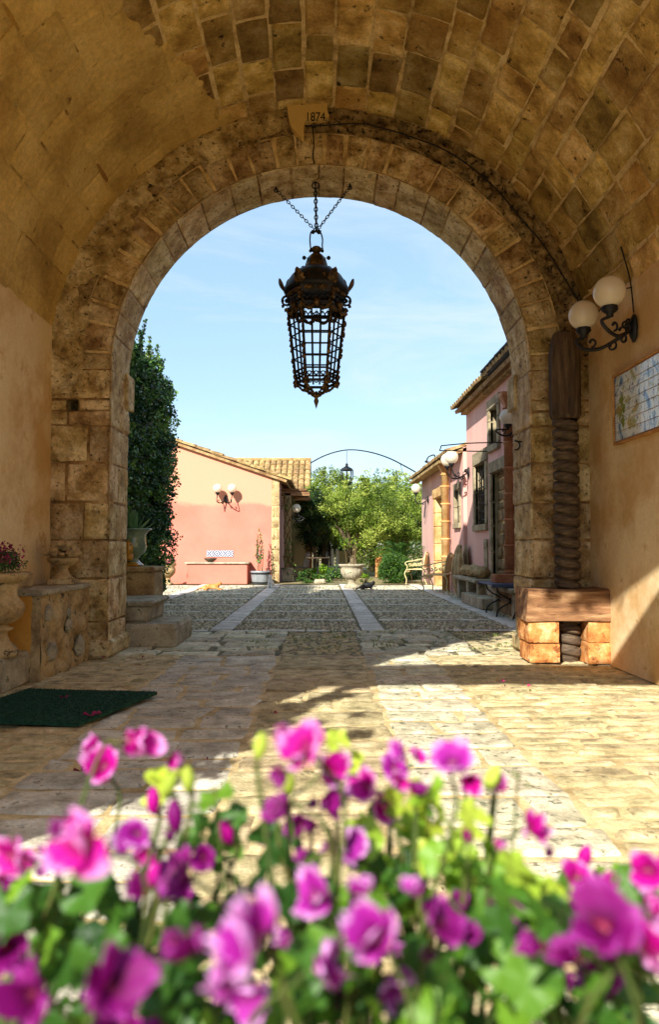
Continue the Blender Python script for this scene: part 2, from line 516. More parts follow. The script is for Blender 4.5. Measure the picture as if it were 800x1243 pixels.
m_peb = MAT('pebble', [lin(136,128,104), lin(184,174,146), lin(218,210,182)], scale=9, bump=.4, bscale=60, dist=.004, rnd=.45, hue=.015)
m_earth = MAT('sandy_earth', [lin(156,136,94), lin(204,182,134), lin(226,206,160)], scale=5, bump=.8, bscale=70, dist=.01, fine=.3)
m_dirt = MAT('dark_joint_earth', [lin(86,80,60), lin(122,112,84), lin(104,116,66)], scale=4, bump=.8, bscale=70, dist=.01, fine=.3)
m_wood = MAT('old_wood', [lin(52,41,31), lin(82,65,48), lin(114,94,70)], scale=3, bump=.8, bscale=26, dist=.012, stretch=(6,6,.7), fine=.25, rough=.7, spots=lin(40,22,12), spot_scale=5, spot_amt=.62)
m_beam = MAT('beam_wood', [lin(88,60,38), lin(140,100,66), lin(180,144,104)], scale=2.4, bump=.9, bscale=30, dist=.012, stretch=(1.0,7,7), fine=.2, rough=.65, spots=lin(70,40,24), spot_scale=4, spot_amt=.6)
m_tuff = MAT('orange_tuff', [lin(150,88,42), lin(204,138,76), lin(232,192,138)], scale=7, bump=.9, bscale=40, dist=.014, rnd=.12, fine=.22, spots=lin(146,88,46), spot_scale=12, spot_amt=.56)
m_iron = MAT('wrought_iron', [lin(22,22,24), lin(34,34,36)], scale=12, bump=.3, bscale=60, rough=.5, metal=.4, spec=.5)
m_gilt = MAT('worn_gilt', [lin(40,32,20), lin(88,68,38), lin(148,116,66)], scale=16, bump=.4, bscale=60, rough=.5, metal=.35, spots=lin(40,28,16), spot_scale=30, spot_amt=.55)
m_globe = None

m_djoint = MAT('shadow_dark_joint', [lin(84,62,36), lin(140,108,64), lin(196,166,116)], scale=5, bump=.8, bscale=60, dist=.01, fine=.3)  # dark joint mortar, with the shadow between blocks put into its colour
m_screw = MAT('screw_wood', [lin(54,43,34), lin(82,67,51), lin(114,96,74)], scale=5, bump=.4, bscale=40, dist=.004, stretch=(2,2,9), fine=.14, rough=.7)

m_track = MAT('track_slab', [lin(150,144,126), lin(198,192,174), lin(224,220,204)], scale=6, bump=.9, bscale=40, dist=.012, fine=.25, rnd=.2, spots=lin(140,134,110), spot_scale=12, spot_amt=.58)
m_ochst = MAT('ochre_stone', [lin(176,132,78), lin(206,166,108), lin(224,192,138)], scale=4, bump=.6, bscale=40, dist=.01, rnd=.12, fine=.12)
# ------------------------------------------------------------------ gatehouse
YA, YB, YS, YV = 7.1, 7.75, 0.8, 3.5
R0, ZS, HW, ZV, RV = 2.03, 2.76, 2.6, 2.703, 2.657
ZW = 3.25
TH0 = math.asin((ZW-ZV)/RV); ARC = (PI-2*TH0)*RV
gate = thing('gatehouse', 'vaulted stone gatehouse passage with ochre walls and a round arch opening onto the courtyard', 'gatehouse', (0, 7.1, 0))

def vfn(u, v, h):
    a = TH0 + v/RV; r = RV-h
    return (r*math.cos(a), u, ZV + r*math.sin(a))
mb = MB()
vr = courses(-.02, ARC*.56, .21, .34, 3)
masonry(mb, vfn, YV, YA+.02, vr, .26, .60, gap=.016, depth=.020, rough=.012, sub=.035, seed=5, jit=.016, stand=.009, edge=.016)
vl = courses(vr[-1], ARC+.02, .26, .36, 4)
masonry(mb, vfn, YV, YA+.02, vl, .35, .6, gap=.016, depth=.012, rough=.005, sub=.08, seed=6, jit=.01, stand=.004, edge=.018)
mb.build('vault', [m_vault, m_mortar], gate)
# plaster coat that still covers the left half of the vault, with a ragged edge
mb = MB()
def skin(s, t):
    u = YV+(YA+.02-YV)*s; v = ARC*(.50+.51*t)
    P0 = Vector(vfn(u, v, 0))
    e = (v-ARC*(.63+.02*(YA-u))) + .55*fbm(P0*1.3, 4) + .18*fbm(P0*5, 2)
    k = max(0, min(1, e*5+.5))
    h = -.05*(1-k) + k*(.016+.022*fbm(P0*2.2, 4)+.008*fbm(P0*8, 2))
    row = int(v/.31); fv = v/.31-row; fu = (u/.47+row*.37) % 1.0
    if min(fv, 1-fv) < .05 or min(fu, 1-fu) < .03: h -= .013*k*max(0, .7+1.5*fbm(P0*1.5, 2))
    # the blocks still telegraph through the coat
    return vfn(u, v, h)
mb.grid(skin, 190, 200, sm=True)
for i in range(190):
    for j in range(200):
        u = YV+(YA+.02-YV)*(i+.5)/190; v = ARC*(.50+.51*(j+.5)/200); row = int(v/.31); col_ = int(u/.47+row*.37)
        mb.r[i*200+j] = (math.sin(row*12.9898+col_*78.233)*43758.5453) % 1.0
mb.build('vault_plaster', m_plvault, gate)

# voussoir ring
def ringfn(u, v, h):
    a = u/R0
    return (v*math.cos(a), YA-h, ZS+v*math.sin(a))
mb = MB()
masonry(mb, ringfn, 0, PI*R0, [R0, R0+.33], .17, .27, gap=.014, depth=.018, rough=.014, sub=.03, seed=12, jit=.01, stand=.005, edge=.015)
mb.build('voussoir_ring', [m_arch, m_mortar], gate)
mb = MB()
def rub(s, t):
    a = PI*s; r = R0+.325+.9*t
    p = Vector((r*math.cos(a), 0, r*math.sin(a)))
    right = max(0, min(1, (p.x+1.0)*1.0)); 
    k = .040*right + .010
    h = -.006 + k*2.6*fbm(p*9, 4) + .9*k*abs(fbm(p*22, 2)) - .012*right
    return (p.x, YA-h, ZS+p.z)
mb.grid(rub, 420, 60, sm=True)
rb = mb.build('rubble_core', m_rubble, gate)
# old render left on the outer face, left side
mb = MB()
def lren(s, t):
    a = PI*(.53+.50*s); r = R0+.27+.5*t
    p = Vector((r*math.cos(a), 0, r*math.sin(a)))
    e = .25+.6*max(0,(s-.6)) + fbm(p*2.1+Vector((3, 0, 0)), 4)*1.3 + (t-.25)*.7
    k = max(0, min(1, e*4))
    h = -.06*(1-k)+k*(.014+.010*fbm(p*6, 3))
    return (p.x, YA-h, ZS+p.z)
mb.grid(lren, 150, 36, sm=True)
mb.build('face_render', m_arch, gate)
# smooth patch with the date
pc = at(374, 143, YA)
mb = MB()
pl = [at(348, 128, YA), at(352, 117, YA), at(398, 117, YA), at(399, 124, YA), at(397, 138, YA), at(398, 148, YA), at(371, 152, YA), at(369, 172, YA), at(360, 166, YA), at(352, 154, YA)]
pl = curve(pl+[pl[0]], 3)[:-1]
yp = YA-.075
def onp(p, d): return Vector((p.x, yp+d, p.z))
mb.prism(pl, lambda p: onp(p, 0), lambda p: onp(p, .09))
patch = mb.build('date_patch', m_patch, gate)
m_ink = MAT('black_paint', [lin(26, 22, 18), lin(34, 28, 22)], bump=0, rough=.8)
fc = bpy.data.curves.new('date_numerals', 'FONT'); fc.body = '1874.'
fc.size = .128; fc.extrude = .001; fc.align_x = 'LEFT'; fc.space_character = .95
fo = bpy.data.objects.new('date_numerals', fc); C.objects.link(fo)
pn = at(370.5, 147, yp-.002)
fo.rotation_euler = (PI/2, 0, 0); fo.scale = (.80, 1.0, 1); fc.materials.append(m_ink)
fo.parent = patch
bpy.context.view_layer.update()
fo.location = world_of(patch).inverted() @ Vector((pn.x, yp-.003, pn.z))
_fm = bpy.data.meshes.new_from_object(fo)
_f2 = bpy.data.objects.new('date_numerals', _fm); C.objects.link(_f2); _f2.parent = patch
_f2.location = fo.location; _f2.rotation_euler = fo.rotation_euler; _f2.scale = fo.scale
bpy.data.objects.remove(fo); _f2.name = 'date_numerals'
# soffit
def soffn(u, v, h):
    a = u/R0; r = R0-h
    return (r*math.cos(a), v, ZS+r*math.sin(a))
mb = MB()
masonry(mb, soffn, 0, PI*R0, [YA-.005, YB+.03], .2, .34, gap=.006, depth=.008, rough=.012, sub=.03, seed=22, jit=.006, stand=.003, edge=.012)
mb.build('arch_soffit', [m_pale, m_djoint], gate)
# piers
for s in (-1, 1):
    mb = MB()
    pf = lambda u, v, h, s=s: (s*u, YA-h, v)
    cs = [0, .34, .75, 1.12, 1.48, 1.86, 2.22, 2.36]
    kw = dict(gap=.010, depth=.014, rough=.016, sub=.025, jit=.006, stand=.005, edge=.014)
    masonry(mb, pf, R0, HW+.03, cs[:], .34, .6, seed=31+s, **kw)
    if s < 0:
        masonry(mb, pf, R0, 2.34, [2.36, 2.47], .3, .4, seed=35, **kw)
        masonry(mb, pf, 2.45, HW+.03, [2.36, 2.47], .3, .4, seed=36, **kw)
        # put-log hole
        for q in (((2.34, 0, 2.36), (2.34, .2, 2.36), (2.34, .2, 2.47), (2.34, 0, 2.47)), ((2.45, 0, 2.36), (2.45, .2, 2.36), (2.45, .2, 2.47), (2.45, 0, 2.47)),
                  ((2.34, 0, 2.36), (2.45, 0, 2.36), (2.45, .2, 2.36), (2.34, .2, 2.36)), ((2.34, 0, 2.47), (2.45, 0, 2.47), (2.45, .2, 2.47), (2.34, .2, 2.47)),
                  ((2.34, .2, 2.36), (2.45, .2, 2.36), (2.45, .2, 2.47), (2.34, .2, 2.47))):
            mb.add([(-x, YA+y+.002, z) for x, y, z in q], [(0, 1, 2, 3)], m=0, r=.1)
    else:
        masonry(mb, pf, R0, HW+.03, [2.36, 2.47], .3, .6, seed=35, **kw)
    masonry(mb, pf, R0, HW+.03, [2.47, ZS+.01], .34, .6, seed=38+s, **kw)
    mb.build('pier_face', [m_arch, m_djoint], gate)
    mb = MB()
    sf = lambda u, v, h, s=s: (s*(R0-h), u, v)
    masonry(mb, sf, YA-.005, YB+.03, [0, .34, .75, 1.12, 1.48, 1.86, 2.22, ZS+.01], .5, .7, seed=41+s, gap=.01, depth=.012, rough=.014, sub=.03, jit=.006, stand=.006, edge=.014)
    mb.build('pier_side', [m_pale, m_djoint], gate)
    mb = MB()
    x0, x1 = (R0-.035)*s, (R0+.1)*s
    mb.box(x0, x1, YB-.16, YB+.12, 2.48, 2.84, b=.012, jit=.004)
    mb.build('impost', m_pale, gate)
    mb = MB(); mb.box((R0-.04)*s, (R0+.2)*s, YA-.05, YB+.06, 0, .17, b=.03, jit=.006); mb.build('plinth', m_pale, gate)
# passage walls
for s in (-1, 1):
    mb = MB()
    def wf(a, b, s=s):
        y = YS+(YA+.03-YS)*a; z = (ZW+.05)*b
        p = Vector((s*3, y, z))
        return (s*(HW - .008*fbm(p*1.2, 3) - (.03*(1-b)**3)), y, z)
    mb.grid(wf, 60, 32, sm=True)
    mb.build('passage_wall', m_ochre, gate)
# outer masses so that daylight only enters by the two openings
def strips(mb, xs, y0, y1, spans):
    for i in range(len(xs)-1):
        for (a0, a1, b0, b1) in spans(xs[i], xs[i+1]):
            x0, x1 = xs[i], xs[i+1]
            vs = [(x0, y0, a0), (x1, y0, a1), (x1, y0, b1), (x0, y0, b0), (x0, y1, a0), (x1, y1, a1), (x1, y1, b1), (x0, y1, b0)]
            mb.add(vs, [(0, 3, 2, 1), (4, 5, 6, 7), (0, 1, 5, 4), (3, 7, 6, 2), (0, 4, 7, 3), (1, 2, 6, 5)])
ZT = 7.35
m_ext = MAT('weathered_render', [lin(196, 150, 100), lin(214, 172, 120), lin(224, 188, 140)], scale=1, bump=.3, bscale=30, fine=.08, big=lin(214, 150, 120), bigscale=.5)
mb = MB()
for s in (-1, 1):
    mb.box(s*2.68, s*3.3, YS-.18, YB-.3, 0, ZT-.01)
xs = [-4.6, -R0-.06] + [-(R0+.06)*math.cos(PI*i/48) for i in range(1, 48)] + [R0+.06, 4.6]
def arcz(x): return ZS + math.sqrt(max(0, (R0+.06)**2-x*x))
def sp(x0, x1):
    if abs(x0+x1)/2 > R0+.06: return [(0, 0, ZT-.02, ZT-.02)]
    return [(arcz(x0), arcz(x1), ZT-.02, ZT-.02)]
strips(mb, xs, YA+.32, YB+.025, sp)
# passage front; the open forecourt before it is made up to let daylight in
xs = [-4.6, -HW] + [-HW*math.cos(PI*i/40) for i in range(1, 40)] + [HW, 4.6]
def vz(x): return ZV + math.sqrt(max(0, RV**2-x*x))
def sp3(x0, x1):
    if abs(x0+x1)/2 > HW: return [(0, 0, ZT-.02, ZT-.02)]
    return [(vz(x0)+.02, vz(x1)+.02, ZT-.02, ZT-.02)]
strips(mb, xs, YV-.15, YV+.12, sp3)
# unseen street portal, its opening shaped to form the sun patch; tie beam across
td = {-2.38: 4.45, -2.2: 5.1, -1.96: 5.7, -1.66: 6.4, -1.45: 6.25, -1.28: 5.3, -.9: 5.15, -.2: 4.9, .25: 4.54, .75: 4.2}
xs = [-4.6, -2.38, -2.2, -2.05, -1.96, -1.66, -1.45, -1.28, -.9, -.2, .25, .75, 2.6, 4.6]
td[-2.05] = 5.45
def sp2(x0, x1):
    if x1 <= -2.37 or x0 >= 2.59: return [(0, 0, ZT-.02, ZT-.02)]
    if x0 >= .74: return [(3.7, 3.7, ZT-.02, ZT-.02)]
    o = [(td[x0], td[x1], ZT-.02, ZT-.02)]
    if x0 < -2.06: o.append((0, 0, 3.1, 3.1))
    return o
strips(mb, xs, YS-.2, YS-.01, sp2)
mb.build('outer_wall', m_ext, gate)
mb = MB(); mb.box(-2.5, 2.7, YS-.19, YS-.02, 3.69, 4.3, b=.02); mb.build('tie_beam', m_wood, gate)
mb = MB()
mb.box(-4.8, 4.8, YV-.3, YB+.25, ZT, ZT+.22, b=.03)
mb.build('roof', m_ext, gate)

# ------------------------------------------------------------------ ground
def struct(name, mb, mat, parent=None):
    o = mb.build(name, mat, parent)
    if parent is None: o['kind'] = 'structure'
    return o
mb = MB()
mb.grid(lambda a, b: (-400+800*a, -150+900*b, -.06), 4, 4)
m_ground = MAT('ground_soil', [lin(120, 104, 70), lin(150, 132, 92), lin(112, 118, 66)], scale=.4, bump=.3, bscale=8)
struct('ground', mb, m_ground)
wob = lambda x, y: (x + .018*noise.noise((x*1.7, y*1.7, 3)), y + .022*noise.noise((x*1.3, y*1.3, 9)))
def flo(u, v, h):
    x, y = wob(u, v)
    return (x, y, h + .012*noise.noise((x*.8, y*.8, 1.5)))
# passage floor
mb = MB()
kc = dict(gap=.016, depth=.012, rough=.009, sub=.04, jit=.026, stand=.004, edge=.022, msub=.06, mortar_h=-.007)
cob = dict(gap=.012, depth=.012, rough=.010, sub=.03, jit=.022, stand=.006, edge=.026, msub=.06, mortar_h=-.007)
for (a, b, sd) in ((-2.62, -1.36, 1), (1.06, 2.62, 3)):
    masonry(mb, flo, a, b, courses(.3, 7.3, .085, .17, 50+sd), .18, .52, m=2, mm=3, seed=60+sd, **cob)
masonry(mb, flo, -.42, .40, courses(.3, 7.3, .18, .40, 57), .32, .85, m=2, mm=3, seed=73, **kc)
masonry(mb, flo, -1.36, -.42, courses(.3, 7.3, .17, .34, 54), .3, .6, m=4, mm=3, seed=70, **kc)
masonry(mb, flo, .40, 1.06, courses(.3, 7.3, .2, .42, 55), .36, .7, m=0, mm=3, seed=71, **kc)
struct('passage_floor', mb, [m_slab, m_mortar, m_cob, m_earth, m_track])
# weathered slabs just outside
mb = MB()
masonry(mb, flo, -4.2, -.42, courses(7.3, 9.38, .26, .42, 81), .3, .72, m=0, mm=3, seed=82, gap=.024, depth=.02, rough=.008, sub=.07, jit=.04, stand=.009, edge=.022)
masonry(mb, flo, -.42, .42, courses(7.3, 9.38, .06, .10, 83), .08, .2, m=2, mm=3, seed=84, **cob)
masonry(mb, flo, .42, 1.6, courses(7.3, 9.38, .26, .42, 85), .3, .72, m=0, mm=3, seed=86, gap=.024, depth=.02, rough=.008, sub=.07, jit=.04, stand=.009, edge=.022)
masonry(mb, flo, 1.6, 4.2, courses(7.3, 9.38, .08, .16, 87), .1, .3, m=2, mm=3, seed=88, **cob)
struct('threshold_paving', mb, [m_slab, m_mortar, m_cob, m_dirt])
# courtyard: pebble panels between pale strips
mb = MB()
XS = [-5.15, -3.2, -1.27, .66, 2.62]
YR = [9.38, 10.75, 12.15, 13.6, 15.1, 16.7, 18.4, 20.2]
mb.grid(lambda a, b: (-9+14*a, 9.36+26*b, -.012+.01*noise.noise((a*12, b*20, 0))), 60, 80, m=1, sm=True)
fl2 = lambda u, v, h: (u, v, .006+h)
fl3 = lambda u, v, h: (v, u, .006+h)
for x in XS:
    masonry(mb, fl3, 9.38, 21, [x-.15, x+.15], .45, .9, m=0, mm=1, seed=int(90+x*3), gap=.01, depth=.012, rough=.003, sub=.15, jit=.006, stand=.002, edge=.012)
for y in YR:
    for i in range(len(XS)):
        a = XS[i]+.16; b = XS[i+1]-.16 if i < len(XS)-1 else 3.4
        masonry(mb, fl2, a, b, [y-.08, y+.08], .4, .8, m=0, mm=1, seed=int(y*7+i), gap=.01, depth=.010, rough=.003, sub=.15, jit=.006, stand=.002, edge=.010)
prg = random.Random(5)
y = 9.48
while y < 20.15:
    st = .062 if y < 14 else .085
    x = -5.0
    near = min(abs(y-q) for q in YR)
    if near > .10:
        while x < 3.4:
            if min(abs(x-q) for q in XS) > .17:
                px, py = x+prg.uniform(-.018, .018), y+prg.uniform(-.018, .018)
                r1, r2 = st*prg.uniform(.36, .56), st*prg.uniform(.34, .48); an = prg.uniform(0, PI)
                vs = []
                for k in range(6):
                    t = k*PI/3; ex, ey = r1*math.cos(t), r2*math.sin(t)
                    vs.append((px+ex*math.cos(an)-ey*math.sin(an), py+ex*math.sin(an)+ey*math.cos(an), -.014))
                for k in range(6):
                    t = k*PI/3; ex, ey = .6*r1*math.cos(t), .6*r2*math.sin(t)
                    vs.append((px+ex*math.cos(an)-ey*math.sin(an), py+ex*math.sin(an)+ey*math.cos(an), .006+prg.uniform(0, .006)))
                mb.add(vs, [(k, (k+1) % 6, 6+(k+1) % 6, 6+k) for k in range(6)]+[tuple(range(6, 12))], m=2, r=prg.random(), sm=True)
            x += st
    y += st
struct('courtyard_paving', mb, [m_pslab, m_dirt, m_peb])

# weeds in the joints of the centre strip
g = np.random.default_rng(8); n = 2600
pts = np.stack([g.uniform(-.9, 2.4, n), g.uniform(7.5, 9.34, n), g.uniform(.005, .03, n)], axis=1)
keep = np.array([noise.noise((p[0]*2.2, p[1]*5, 2)) > .20 for p in pts]); pts = pts[keep]
l_weed = LEAFMAT('weed_blade', lin(84,104,40), lin(122,140,60), lin(160,168,90), trans=.3)
wd = leaves('weeds', pts, .045, l_weed, None, 4, asp=.22, up=1.5)
tag(wd, 'short weeds growing between the cobbles just outside the arch', 'weeds', kind='stuff')

# unseen ivy added round the street portal to dapple the edge of the sunlight
iv = thing('dapple_ivy', 'unseen ivy added round the street side opening of the gatehouse to dapple the sunlight', 'ivy', (-2.1, .7, 0))
g = np.random.default_rng(3); cl = []
for q in range(70):
    t_ = g.random(); z = .6+3.6*t_; cl.append((-2.12+.38*g.random()**2*(1+.8*math.sin(z*3)), .62+.12*g.random(), z, .07+.06*g.random()))
for q in range(60):
    x = -2.2+2.9*g.random(); zt = 5.35-.30*abs(x+1.2) if x > -1.25 else 6.0; cl.append((x, .62+.1*g.random(), zt-.35*g.random()**2, .08+.07*g.random()))
P_, T_ = blob_points(cl, 1500, 3, .3)
l_ivy = LEAFMAT('ivy_leaf', lin(24,48,20), lin(50,86,34), lin(90,124,50), trans=.2)
leaves('foliage', P_, .085, l_ivy, iv, 5, asp=.7, rr=T_)
mb = MB(); mb.tube(curve([(-2.12, .6, 0), (-2.08, .58, 1.6), (-2.16, .6, 3.2), (-2.3, .6, 4.4)], 6), .018, 6, sm=True)
mb.build('stem', m_wood, iv)
# ------------------------------------------------------------------ more materials
m_opal = MAT('opal_glass', [lin(240,232,214), lin(244,238,222)], bump=0, rough=.18, spec=.5, fine=.01, trans=.45, coat=.5)
m_terra = MAT('terracotta', [lin(146,98,68), lin(178,126,90), lin(196,150,114)], scale=4, bump=.4, bscale=40, fine=.12, rnd=.08, spots=lin(170,140,110), spot_scale=8, spot_amt=.62)
m_urn = MAT('aged_carved_stone', [lin(130,106,72), lin(176,150,106), lin(202,180,136)], scale=5, bump=.7, bscale=40, dist=.008, spots=lin(92,78,56), spot_scale=10, spot_amt=.57, fine=.18)
m_greystone = MAT('grey_limestone', [lin(128,118,98), lin(168,158,134), lin(192,184,160)], scale=5, bump=.7, bscale=36, dist=.008, spots=lin(104,104,80), spot_scale=10, spot_amt=.57, fine=.18)
m_mat = MAT('green_bristle', [lin(14,46,34), lin(34,84,62)], scale=30, bump=1, bscale=400, dist=.006, fine=.45, rough=.95)
m_cable = MAT('black_rubber', [lin(20,18,18), lin(30,28,26)], bump=0, rough=.6)
m_glaze = MAT('green_glaze', [lin(84,112,96), lin(120,146,122), lin(150,160,124)], scale=6, bump=.1, rough=.25, spec=.6, coat=.4)
m_yglaze = MAT('yellow_glaze', [lin(170,110,20), lin(206,150,40), lin(110,90,40)], scale=22, bump=.3, rough=.3, spec=.6, coat=.3)
l_dark = LEAFMAT('dark_leaf', lin(26,52,26), lin(58,100,44), lin(122,158,66), trans=.2, rough=.38, spec=.5)
l_olive = LEAFMAT('olive_leaf', lin(70,92,28), lin(134,158,54), lin(190,200,98), trans=.45, rough=.55)
l_fresh = LEAFMAT('fresh_leaf', lin(60,104,20), lin(112,160,32), lin(176,206,60), trans=.5)
l_mag = LEAFMAT('magenta_bloom', lin(110,12,52), lin(150,24,80), lin(196,60,120), trans=.3)
l_pink = LEAFMAT('pink_bloom', lin(200,50,110), lin(226,90,150), lin(240,150,190), trans=.3)
l_agave = LEAFMAT('agave_leaf', lin(70,108,74), lin(104,144,100), lin(136,168,116), trans=.1)
m_stem = MAT('woody_stem', [lin(70,58,36), lin(110,94,60)], bump=.3, scale=8)

# ------------------------------------------------------------------ left side of the passage
mb = MB()
y = .9
lr = random.Random(4)
k = 0
while y < 5.85:
    l = min(lr.uniform(.5, .8), 5.9-y)
    mb.box(-2.62, -2.27+lr.uniform(-.012, .012), y, y+l-.008, -.02, .245+lr.uniform(-.008, .008), b=.028, jit=.006, r=lr.random())
    y += l; k += 1
kerb = thing('stone_ledge', 'low kerb of worn stone blocks along the left ochre wall, carrying the big urn', 'ledge', (-2.45, 3.4, 0))
mb.build('kerb_blocks', m_greystone, kerb)

bench = thing('masonry_bench', 'waist-low masonry block with rough rubble face and amber plastered end, beside the left pier', 'bench', (-2.4, 6.2, 0))
bx = lambda y: -2.205 + .02*(y-5.9)
mb = MB()
def rface(s, t):
    y = 5.88+1.14*s; z = -.02+.69*t
    p = Vector((0, y, z))
    h = .085*fbm(p*5+Vector((4, 0, 0)), 4) + .09*abs(fbm(p*4+Vector((1, 0, 0)), 2)) - .02
    e = 1 - .6*max(0, abs(s-.5)*2-.85)/.15
    return (bx(y)+h*e, y, z)
mb.grid(rface, 60, 40, sm=True)
mb.grid(lambda s, t: (-2.62+.44*s, 6.98+.01*fbm((s*3, t*3, 2)), -.02+.69*t), 6, 6, sm=True)
mb.build('rubble_face', m_urn, bench)
for (yy, zz, rr) in ((6.02, .52, .06), (6.46, .48, .045), (6.47, .38, .06), (6.1, .2, .075), (6.75, .16, .08)):
    mb = MB(); mb.sphere((bx(yy)+.005, yy, zz), rr, sc=(.55, .8, 1.1), nz=.35, nsc=2, sm=True, nu=20, nv=12)
    mb.build('embedded_stone', m_greystone, bench)
mb = MB(); mb.grid(lambda s, t: (-2.62+.345*s+.03*fbm((0, t*3, 1), 2), 5.868+.006*fbm((s*4, t*4, 0), 2), .2+.465*t), 14, 20, sm=True)
mb.build('plastered_end', m_ochre2, bench)
mb = MB(); mb.grid(lambda s, t: (-2.30+.10*s, 5.874-.012*abs(fbm((s*4, t*9, 5), 3))-.01*s, -.02+.685*t), 8, 30, sm=True)
mb.box(-2.62, -2.215, 5.88, 5.93, -.02, .665)
mb.build('corner_stones', m_urn, bench)
mb = MB()
n = 22
def topf(s, t):
    y = 5.28+1.78*s
    return y
mb.box(-2.62, -2.17, 5.84, 6.38, .665, .715, b=.014, jit=.005)
mb.box(-2.62, -2.165, 6.385, 7.03, .665, .712, b=.014, jit=.005)
mb.build('top_slab', m_greystone, bench)

mb = MB(); mb.box(-2.59, -2.40, 5.88, 6.22, .716, .85, b=.018, jit=.010)
tag(mb.build('loose_stone_block', m_urn), 'small squared stone block lying on the masonry bench between the two urns', 'stone block')

# fruit urn
FU = at(81, 709, 6.72); FU.z = .714; FU.x = -2.33
t = thing('fruit_urn', 'small carved stone urn heaped with carved stone fruit, standing on the masonry bench', 'urn', FU)
mb = MB()
mb.box(-.115, .115, -.115, .115, 0, .05, b=.008, M=Matrix.Rotation(.15, 4, 'Z'))
mb.build('plinth', m_urn, t, local=True)
mb = MB()
mb.lathe([(.10, .05), (.10, .062), (.085, .07), (.062, .09), (.048, .115), (.042, .14), (.048, .15), (.058, .155), (.06, .165)], seg=24, sm=True)
mb.build('foot', m_urn, t, local=True)
mb = MB()
mb.lathe([(.05, .16), (.08, .17), (.118, .20), (.135, .225), (.13, .238), (.10, .245)], seg=60, fl=lambda a, r, z: r*(1+.06*abs(math.sin(a*10))), sm=True)
mb.build('gadrooned_bowl', m_urn, t, local=True)
fr = random.Random(3); mb = MB()
for i in range(46):
    a = fr.uniform(0, 2*PI); q = fr.random()
    rr = .125*math.sqrt(q); z = .25+.085*(1-q)+fr.uniform(0, .05)
    mb.sphere((rr*math.cos(a), rr*math.sin(a), z), fr.uniform(.02, .04), nu=10, nv=7, nz=.25, sc=(1, 1, fr.uniform(.7, 1.2)), sm=True)
for i in range(14):
    a = i*2*PI/14
    mb.sphere((.138*math.cos(a), .138*math.sin(a), .262+.02*fr.random()), .03, nu=8, nv=6, nz=.5, sc=(1, 1, .6), sm=True)
mb.build('carved_fruit', m_urn, t, local=True)

# big urn, with its plant
U = Vector((-2.42, 5.56, .245))
t = thing('pedestal_urn', 'large weathered stone urn with scalloped rim on the low ledge at the left edge', 'urn', U)
mb = MB()
mb.lathe([(.175, 0), (.175, .03), (.155, .045), (.145, .07), (.10, .11), (.085, .15), (.085, .175), (.12, .19), (.125, .205), (.09, .215), (.085, .235)], seg=32, sm=True)
mb.build('pedestal', m_urn, t, local=True)
mb = MB()
mb.lathe([(.085, .232), (.13, .245), (.185, .285), (.205, .34), (.20, .38), (.165, .42), (.15, .44), (.148, .49), (.155, .54)], seg=48, fl=lambda a, r, z: r*(1+.015*math.cos(a*8)*(1 if z > .24 else 0)), sm=True)
mb.build('bowl', m_urn, t, local=True)
mb = MB()
mb.lathe([(.15, .53), (.185, .55), (.215, .575), (.222, .60), (.205, .615), (.17, .61), (.14, .58), (.12, .55)], seg=64, fl=lambda a, r, z: r*(1+.03*math.cos(a*12)), sm=True)
mb.build('rim', m_urn, t, local=True)
t = thing('urn_flowers', 'dense dark magenta flowering plant growing in the large urn at the left edge', 'flowering plant', U+Vector((0, 0, .58)))
cl = [(U.x+fr.uniform(-.13, .13), U.y+fr.uniform(-.13, .13), U.z+.66+fr.uniform(0, .10), fr.uniform(.06, .09)) for _ in range(26)]
P_, T_ = blob_points(cl, 12000, 2, .3)
leaves('foliage', P_, .022, l_dark, t, 3, asp=.6, rr=T_*.6)
cl = [(x+fr.uniform(-.03, .03), y, z+.045, .07) for x, y, z, r in cl]
P_, T_ = blob_points(cl, 4200, 5, .6)
leaves('blooms', P_, .020, l_mag, t, 4, asp=.9)

# mat
mb = MB()
A, B, D, E = Vector((-2.10, 5.40, 0)), Vector((-1.15, 5.26, 0)), Vector((-1.40, 4.35, 0)), Vector((-2.32, 4.45, 0))
def matf(s, q, z):
    p = A.lerp(B, s).lerp(E.lerp(D, s), q)
    return (p.x, p.y, z + .007*noise.noise((p.x*3, p.y*3, 0)))
mb.grid(lambda s, q: matf(s, q, .036), 60, 50, sm=True)
mb.grid(lambda s, q: matf(s, q, .016), 2, 2)
for e in ((0, None), (1, None), (None, 0), (None, 1)):
    mb.grid(lambda s, q, e=e: matf(e[0] if e[0] is not None else s, e[1] if e[1] is not None else s, .016+.02*q), 30, 1)
g = random.Random(8)
for i in range(9000):
    s, q = g.random(), g.random(); p = Vector(matf(s, q, .034)); a = g.uniform(0, 2*PI); h = g.uniform(.006, .013)
    dx, dy = .0035*math.cos(a), .0035*math.sin(a)
    mb.add([(p.x-dx, p.y-dy, p.z), (p.x+dx, p.y+dy, p.z), (p.x+g.uniform(-.006, .006), p.y+g.uniform(-.006, .006), p.z+h)], [(0, 1, 2)], r=g.random())
tag(mb.build('doormat', m_mat), 'dark green bristle mat lying flat on the paving at the left', 'doormat')

